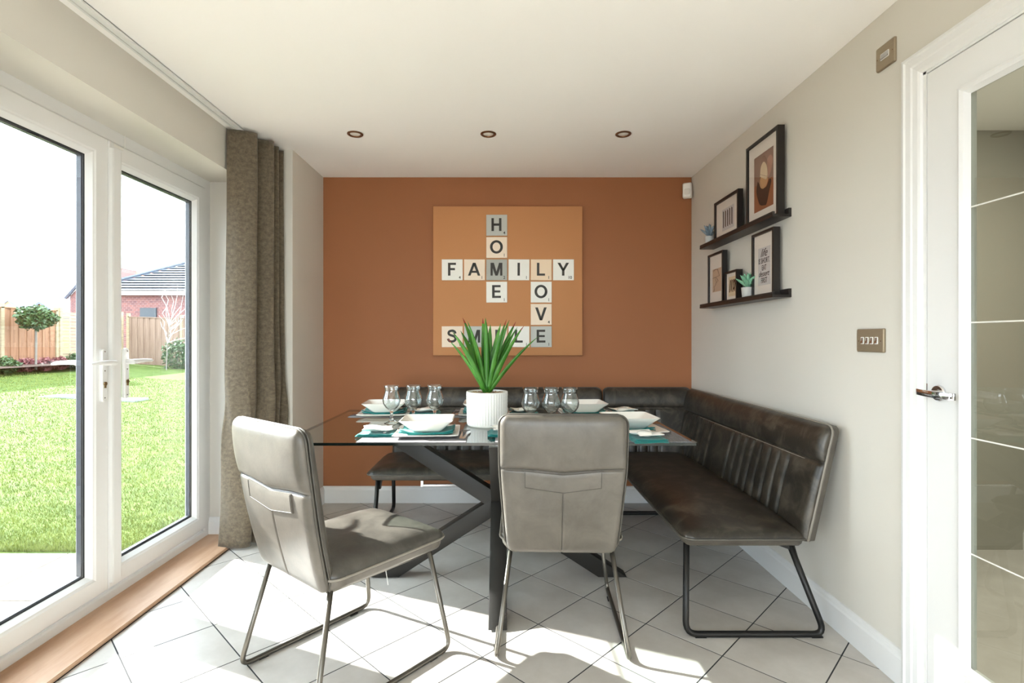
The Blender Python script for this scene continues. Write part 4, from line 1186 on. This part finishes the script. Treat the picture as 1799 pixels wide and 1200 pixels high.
def cutlery(kind):
    m = MB()
    def strap(pts, ws, th=.0016):
        rings = []
        for (y, z), w_ in zip(pts, ws): rings.append([(-w_, y, z), (w_, y, z), (w_, y, z + th), (-w_, y, z + th)])
        m.loops(rings)
    if kind == 'knife':
        strap([(-.10, 0), (-.095, .001), (0, .002), (.01, .002), (.02, .002), (.08, .001), (.1, .001)], [.004, .0075, .0055, .0045, .0095, .009, .001])
    elif kind == 'fork':
        strap([(-.10, 0), (-.095, .001), (0, .004), (.035, .006), (.045, .005), (.06, .003)], [.004, .0075, .0035, .004, .0105, .0115])
        for k in range(4):
            x = -.0095 + .0063 * k; m.box(x - .0014, x + .0014, .058, .1, .003, .0045)
    else:
        strap([(-.07, .003), (-.066, .004), (0, .005), (.03, .005)], [.003, .006, .0035, .003])
        m.lathe([(0, 0), (.008, .0012), (.0125, .005), (.0115, .0055), (.007, .0022), (0, .0016)], c=(0, .044, .0005), n=16)
    return m.mesh(kind, 'clear_steel', smooth=True)
knife_me, fork_me, spoon_me = cutlery('knife'), cutlery('fork'), cutlery('spoon')
def place_setting(where, mx, my, ang, jit=0.0):
    """diner at local -Y facing +Y; mat centre at (mx, my)"""
    ca, sa = math.cos(ang), math.sin(ang)
    def put(name, me, lx, ly, z, rz, label, cat, group):
        o = link(name, me); o.location = (mx + ca * lx - sa * ly, my + sa * lx + ca * ly, z); o.rotation_euler = (0, 0, ang + rz)
        tag(o, label + ' ' + where, cat, group); return o
    z = TT
    put('placemat', mat_me, 0, 0, z, 0, 'grey woven placemat', 'placemat', 'woven placemats')
    put('dinner_plate', plate_me, .045, .045, z + .003, .05 + jit, 'square white dinner plate', 'plate', 'square dinner plates')
    put('napkin', nap_big, .045, .042, z + .013, .03 + jit, 'teal cloth napkin under the bowl', 'napkin', 'napkins under the bowls')
    put('soup_bowl', bowl_me, .045, .05, z + .0215, .04 + jit, 'square white bowl', 'bowl', 'square soup bowls')
    put('napkin', nap_side, -.185, .03, z + .0025, .04, 'folded teal napkin under the small dish', 'napkin', 'folded napkins under small dishes')
    put('side_dish', dish_me, -.185, .035, z + .0165, .2 + jit, 'small white curvy dish', 'dish', 'small curvy dishes')
    put('spoon', spoon_me, -.118, .03, z + .0172, -.35, 'steel spoon beside the small dish', 'spoon', 'small spoons')
    put('fork', fork_me, .205, .02, z + .003, .03, 'steel fork', 'fork', 'forks on the placemats')
    put('knife', knife_me, .227, .015, z + .003, -.08, 'steel knife', 'knife', 'knives on the placemats')
place_setting('in front of the turned chair', -.395, 2.395, 0.0)
place_setting('at the curtain-side bench place', -.645, 3.125, math.pi, .03)
place_setting('at the bench place behind the plant', -.065, 3.125, math.pi, -.02)
place_setting('at the bench place past three glasses', .52, 3.125, math.pi, .02)
place_setting('at the table end by the channelled bench', .655, 2.485, math.pi / 2, .02)
place_setting('in front of the tucked chair', .20, 2.395, 0.0, -.03)

# ------------------------------------------------------------------ outdoors: ground
def gz_(x, y):
    d = -1.9 - x
    return -.13 + .055 * max(0.0, d - 4.0)
m = MB()
XS = [-1.92, -3, -4, -5, -5.9, -7, -8, -9, -10, -11, -12, -13, -14.2]
m.grid(lambda u, v: (XS[int(round(u * 12))], 3.27 + (v * 20), gz_(XS[int(round(u * 12))], 0)), 13, 12)
struct(m.build('ground_lawn', 'grass', fix=False), 'sunlit green lawn beyond the patio', 'lawn')
m = MB(); m.box(-60, -1.9, 3.0, 90, -2.2, -.6); m.box(-60, 40, -40, 3.0, -2.2, -.4)
struct(m.build('ground_base', 'soil'), 'bare ground beyond the garden', 'ground')
# flip lawn if needed
lw = bpy.data.objects['ground_lawn'].data
if lw.polygons[0].normal.z < 0: lw.flip_normals()
# grass blades on the near lawn
rng = np.random.default_rng(3)
N = 90000
yy = 3.29 + 11.5 * rng.random(N) ** 1.9
kk = .50 + .62 * rng.random(N)
xx = -kk * yy
keep = xx < -1.95; xx, yy = xx[keep], yy[keep]; N = len(xx)
zz = -.13 + .055 * np.maximum(0, (-1.9 - xx) - 4.0)
an = rng.random(N) * 6.283; hh = .014 + .018 * rng.random(N); ww = .0014 + .0012 * rng.random(N) + .0005 * (yy - 3.3)
lx, ly = (rng.random(N) - .5) * .03, (rng.random(N) - .5) * .03
V = np.empty((N, 3, 3))
V[:, 0] = np.stack([xx - np.cos(an) * ww, yy - np.sin(an) * ww, zz], 1)
V[:, 1] = np.stack([xx + np.cos(an) * ww, yy + np.sin(an) * ww, zz], 1)
V[:, 2] = np.stack([xx + lx, yy + ly, zz + hh], 1)
me = bpy.data.meshes.new('grass')
me.vertices.add(N * 3); me.loops.add(N * 3); me.polygons.add(N)
me.vertices.foreach_set('co', V.ravel())
me.loops.foreach_set('vertex_index', np.arange(N * 3))
me.polygons.foreach_set('loop_start', np.arange(N) * 3)
me.materials.append(M['grass_blade']); me.update(calc_edges=True)
tag(link('grass', me), 'short sunlit grass blades on the near lawn', 'grass', kind='stuff')
# patio slabs
pt = thing('patio', 'pale sandstone patio slabs outside the garden doors', 'patio', kind='structure')
m = MB(); m.box(-7.0, -1.9, -3, 3.275, -.35, -.142); m.build('joint_bed', 'patio_joint', pt)
m = MB(); m.box(-.444, .444, -.292, .292, -.03, 0); sl = m.mesh('paving_slab', 'patio')
for j in range(10):
    for i in range(6):
        o = link('paving_slab', sl, pt); o.location = (-2.36 - .9 * i - (.45 if j % 2 else 0) + .1, 2.975 - .6 * j, -.13 + R.uniform(-.002, .002))
# white paving rectangle on the lawn
pv = thing('stepping_slabs', 'pale rectangular paving slabs set in the lawn', 'paving', (-8.3, 10.65, gz_(-8.3, 0)))
for k in range(3):
    m = MB(); x0 = -.95 + .64 * k; z0 = gz_(-8.3 + x0 + .3, 0) - gz_(-8.3, 0); m.box(x0, x0 + .62, -.22, .22, z0 - .04, z0 + .025); m.build('paving_slab', 'paving_white', pv)

# fences
def fence_run(name, label, p0, p1, n, matn, h=1.8, zf=None, post_every=0):
    t = thing(name, label, 'fence', (p0[0], p0[1], 0))
    d = Vector((p1[0] - p0[0], p1[1] - p0[1])); L = d.length; d.normalize(); nn = Vector((-d.y, d.x))
    m = MB()
    for i in range(n):
        a = L * i / n; b = L * (i + 1) / n + .012; z0 = zf(a / L) + .02; z1 = z0 + h + R.uniform(-.008, .008)
        off = .02 if i % 2 else 0.0
        q = [d * a + nn * off, d * b + nn * off, d * b + nn * (off + .018), d * a + nn * (off + .018)]
        m.loops([[(p.x, p.y, z0) for p in q], [(p.x, p.y, z1) for p in q]])
    o = m.build('fence_boards', matn, t); o['kind'] = 'stuff'
    for zz_ in (.4, 1.0, 1.6):
        m = MB(); q = [nn * .04, d * L + nn * .04, d * L + nn * .075, nn * .075]
        m.loops([[(p.x, p.y, zf(0 if k in (0, 3) else 1) + zz_) for k, p in enumerate(q)], [(p.x, p.y, zf(0 if k in (0, 3) else 1) + zz_ + .08) for k, p in enumerate(q)]])
        m.build('fence_rail', matn, t)
    m = MB(); q = [nn * -.02, d * L + nn * -.02, d * L + nn * .06, nn * .06]
    m.loops([[(p.x, p.y, zf(0 if k in (0, 3) else 1) + h + .02) for k, p in enumerate(q)], [(p.x, p.y, zf(0 if k in (0, 3) else 1) + h + .05) for k, p in enumerate(q)]])
    m.build('fence_cap', matn, t)
    for k in range(post_every + 1 if post_every else 0):
        c = d * (L * k / post_every) + nn * .03; m = MB(); z0 = zf(k / post_every)
        m.box(c.x - .05, c.x + .05, c.y - .05, c.y + .05, z0 - .1, z0 + h + .16); m.build('fence_post', 'fence_pale', t)
    return t
FX = -13.95
fence_run('board_fence', 'warm brown upright-board garden fence behind the topiary', (FX, 9.2), (FX, 16.4), 56, 'fence_wood', zf=lambda s: .30, post_every=4, h=1.76)
fence_run('board_fence', 'upright-board fence, glass haze in its grey tone, in front of the brick house', (-13.85, 19.35), (-4.0, 19.35), 90, 'fence_hazed', zf=lambda s: .20 - .33 * s, post_every=5, h=1.80)
t = thing('slat_fence', 'pale horizontal-slat fence panel beside the brown board fence', 'fence', (FX, 16.5, .30))
for k in range(17):
    m = MB(); m.box(-.02, .02, .05, 2.6, .03 + k * .103, .03 + k * .103 + .085); m.build('slat', 'fence_pale', t)
for y in (0.0, 2.65):
    m = MB(); m.box(-.05, .05, y - .05, y + .05, -.1, 1.9); m.build('fence_post', 'fence_pale', t)

# planting bed, shrubs and topiary
m = MB(); m.grid(lambda u, v: (-13.9 + 1.25 * u, 9 + 8.5 * v, .535 - .0 - .055 * 1.25 * u + .02 * math.sin(v * 40) * u * (1 - u)), 6, 20)
struct(m.build('ground_bed', 'soil'), 'narrow dark soil bed along the brown fence', 'flower bed')
def bush(name, label, cat, loc, rx, rz, n, lsize, matn, group=None, stem=None, seed=1):
    rg = random.Random(seed)
    t = thing(name, label, cat, loc, group=group)
    m = MB()
    for i in range(n):
        a = rg.uniform(0, 6.283); cz = rg.uniform(-1, 1); r_ = rg.uniform(.55, 1.0) * (1 + .10 * math.sin(3 * a + cz * 4))
        sr = math.sqrt(1 - cz * cz)
        p = Vector((rx * r_ * sr * math.cos(a), rx * r_ * sr * math.sin(a), rz * r_ * cz + (stem or rz * .85)))
        d = Vector((rg.uniform(-1, 1), rg.uniform(-1, 1), rg.uniform(-.4, 1))).normalized(); e = d.cross(Vector((rg.uniform(-1, 1), rg.uniform(-1, 1), rg.uniform(-1, 1)))).normalized()
        s = lsize * rg.uniform(.7, 1.3)
        m.quad(p - d * s, p + e * s * .45, p + d * s, p - e * s * .45)
    o = m.build('foliage', matn, t, fix=False); o['kind'] = 'stuff'
    m = MB(); H = stem or rz
    m.tube([(0, 0, -.1), (.01, 0, H * .5), (0, 0, H + (0 if stem else rz * .3))], .028 if stem else .02, 8); m.build('stem', 'bark', t)
    return t
bush('topiary_tree', 'lollipop topiary bay tree in front of the brown fence', 'tree', (-13.15, 14.75, .45), .46, .34, 2600, .06, 'topiary_leaf', stem=1.36, seed=2)
for i, (px, Y, rx, rz, mt, lab) in enumerate(((10, 14.0, .30, .24, 'shrub_green', 'clipped green shrub at the curtain-less end of the soil bed'),
                                              (46, 14.75, .25, .20, 'shrub_red', 'dusky red shrub at the foot of the topiary'),
                                              (80, 15.3, .24, .20, 'shrub_red', 'dusky red shrub beyond the topiary trunk'),
                                              (105, 15.85, .22, .20, 'shrub_red', 'dusky red shrub by the slat fence post'),
                                              (134, 16.65, .25, .25, 'shrub_green', 'green shrub in front of the slat fence panel'))):
    X = (px - VPX) / FPX * Y
    bush('shrub', lab, 'shrub', (X, Y, gz_(X, 0) + .02), rx, rz, 900, .05, mt, group='shrubs in the soil bed', seed=10 + i)
X = (312 - VPX) / FPX * 18.4
bush('shrub', 'blue-green shrub against the greyish fence', 'shrub', (X, 18.4, gz_(X, 0)), .5, .55, 1200, .06, 'topiary_leaf', seed=31)
# bare pale tree
t = thing('bare_tree', 'pale bare-branched young tree by the greyish fence', 'tree', ((300 - VPX) / FPX * 17.6, 17.6, .15))
m = MB(); m.tube([(-.15, 0, 0), (-.12, 0, .9), (0, 0, 1.6)], [.02, .016, .012], 7); m.build('trunk', 'bark', t)
rg = random.Random(5)
for i in range(16):
    z0 = rg.uniform(.9, 1.7); a = rg.uniform(-.4, 1.3); L = rg.uniform(.6, 1.5)
    P = [(-.1 + .1 * (z0 - .9), 0, z0)]
    for k in range(1, 5): P.append((P[0][0] + L * k / 4 * math.sin(a) + rg.uniform(-.03, .03), rg.uniform(-.25, .25) * k / 4, z0 + L * k / 4 * math.cos(a)))
    m = MB(); m.tube(P, [.008, .007, .006, .005, .003], 5); m.build('branch', 'bark_pale', t)

# ------------------------------------------------------------------ houses beyond
t = thing('brick_garage', 'low red-brick house with a slate hipped roof behind the greyish fence', 'house', (-23.2, 29.0, -.4))
m = MB(); m.box(.3, 13.7, .3, 8, 0, 4.2); m.build('wall', 'brick_wall', t)
m = MB(); m.box(.05, 13.95, .05, .3, 4.05, 4.3); m.build('fascia', 'render_pale', t)
steps = 13; m = MB()
for k in range(steps):
    i0 = 4.0 * k / steps; z0 = 4.28 + 2.3 * k / steps
    i1 = 4.0 * (k + 1) / steps; z1 = 4.28 + 2.3 * (k + 1) / steps
    m.loops([[(i0, i0 - .05, z0 + .05), (14 - i0, i0 - .05, z0 + .05), (14 - i0, 8.3 - i0, z0 + .05), (i0, 8.3 - i0, z0 + .05)],
             [(i1, i1, z1), (14 - i1, i1, z1), (14 - i1, 8.3 - i1, z1), (i1, 8.3 - i1, z1)]])
m.build('roof', 'slate', t)
m = MB(); m.tube([(-.03, -.08, 4.34), (3.98, 3.95, 6.62)], .09, 6); m.build('hip_tiles', 'slate', t)
w = thing_ = None
m = MB(); m.box(2.05 + .9, 3.55 + .3, .22, .32, 2.1, 3.35); m.build('window', 'window_dark', t)
t = thing('brick_house', 'tall brick house with an orange tiled roof far behind', 'house', (-38.0, 46, -.4))
m = MB(); m.loops([[(0, 0, 0), (4.6, 0, 0), (4.6, 0, 5.4), (2.6, 0, 8.2), (0, 0, 5.4)], [(0, 8, 0), (4.6, 8, 0), (4.6, 8, 5.4), (2.6, 8, 8.2), (0, 8, 5.4)]]); m.build('gable', 'brick_wall', t)
m = MB(); m.box(4.6, 17, 2, 8, 0, 5.6); m.build('wall', 'brick_wall', t)
m = MB(); m.loops([[(2.2, 1.4, 5.4), (17.4, 1.4, 5.4), (17.4, 1.4, 5.6), (2.2, 1.4, 5.6)], [(2.2, 5, 8.35), (17.4, 5, 8.35), (17.4, 5, 8.55), (2.2, 5, 8.55)], [(2.2, 8.6, 5.4), (17.4, 8.6, 5.4), (17.4, 8.6, 5.6), (2.2, 8.6, 5.6)]]); m.build('roof', 'roof_orange', t)
m = MB(); m.tube([(2.5, -.15, 8.35), (4.9, -.15, 5.2)], .16, 6); m.tube([(2.5, -.15, 8.35), (-.3, -.15, 5.2)], .16, 6); m.build('verge', 'slate', t)
def far_roof(label, px, Y, zt_, w_, h_, gable=True):
    X = (px - VPX) / FPX * Y
    t = thing('far_house', label, 'house', (X, Y, -.4), group='far houses over the brown fence')
    m = MB(); m.prism([(-w_, 0), (w_, 0), (w_, zt_ - h_ + .4), (0, zt_ + .4), (-w_, zt_ - h_ + .4)], 'y', 0, 6); m.build('wall', 'gable_wood' if gable else 'render_pale', t)
    m = MB(); k = .18
    m.prism([(-w_ - .3, zt_ - h_ + .2), (-w_ - .3, zt_ - h_ + .45), (0, zt_ + .65), (w_ + .3, zt_ - h_ + .45), (w_ + .3, zt_ - h_ + .2), (0, zt_ + .4)], 'y', -.25, 6.3); m.build('roof', 'slate', t)
    m = MB(); m.box(w_ * .5, w_ + 4.6, 2, 8, 0, zt_ - h_ + .5); m.build('wing_wall', 'render_pale', t)
    m = MB(); m.loops([[(0, 1.6, zt_ - h_ + .2), (w_ + 4.8, 1.6, zt_ - h_ + .2)] + [(w_ + 4.8, 5, zt_ + .3), (0, 5, zt_ + .3)], [(0, 1.6, zt_ - h_ + .4), (w_ + 4.8, 1.6, zt_ - h_ + .4)] + [(w_ + 4.8, 5, zt_ + .5), (0, 5, zt_ + .5)]]); m.build('wing_roof', 'slate', t)
far_roof('far timber-gabled house roof peeping over the fence before the topiary', 16, 70, 6.3, 2.2, 1.7)
far_roof('far timber-gabled house roof peeping over the topiary crown', 72, 60, 5.25, 2.2, 1.5)
# scaffold with tubes beyond the slat fence
t = thing('scaffold', 'distant grey scaffold tower above the slat fence', 'scaffold', ((122 - VPX) / FPX * 50, 50, 0))
for x in (-.95, .1, 1.2):
    m = MB(); m.tube([(x, 0, 0), (x, 0, 6.9 if x > 0 else 6.6)], .05, 6); m.build('pole', 'scaffold_steel', t)
for z in (4.0, 4.9, 5.6, 6.3):
    m = MB(); m.tube([(-1.1, 0, z + .1), (2.6, 0, z)], .04, 6); m.build('ledger_tube', 'scaffold_steel', t)
m = MB(); m.box(-1.0, 2.6, -.1, .9, 5.15, 5.3); m.build('deck', 'scaffold_steel', t)
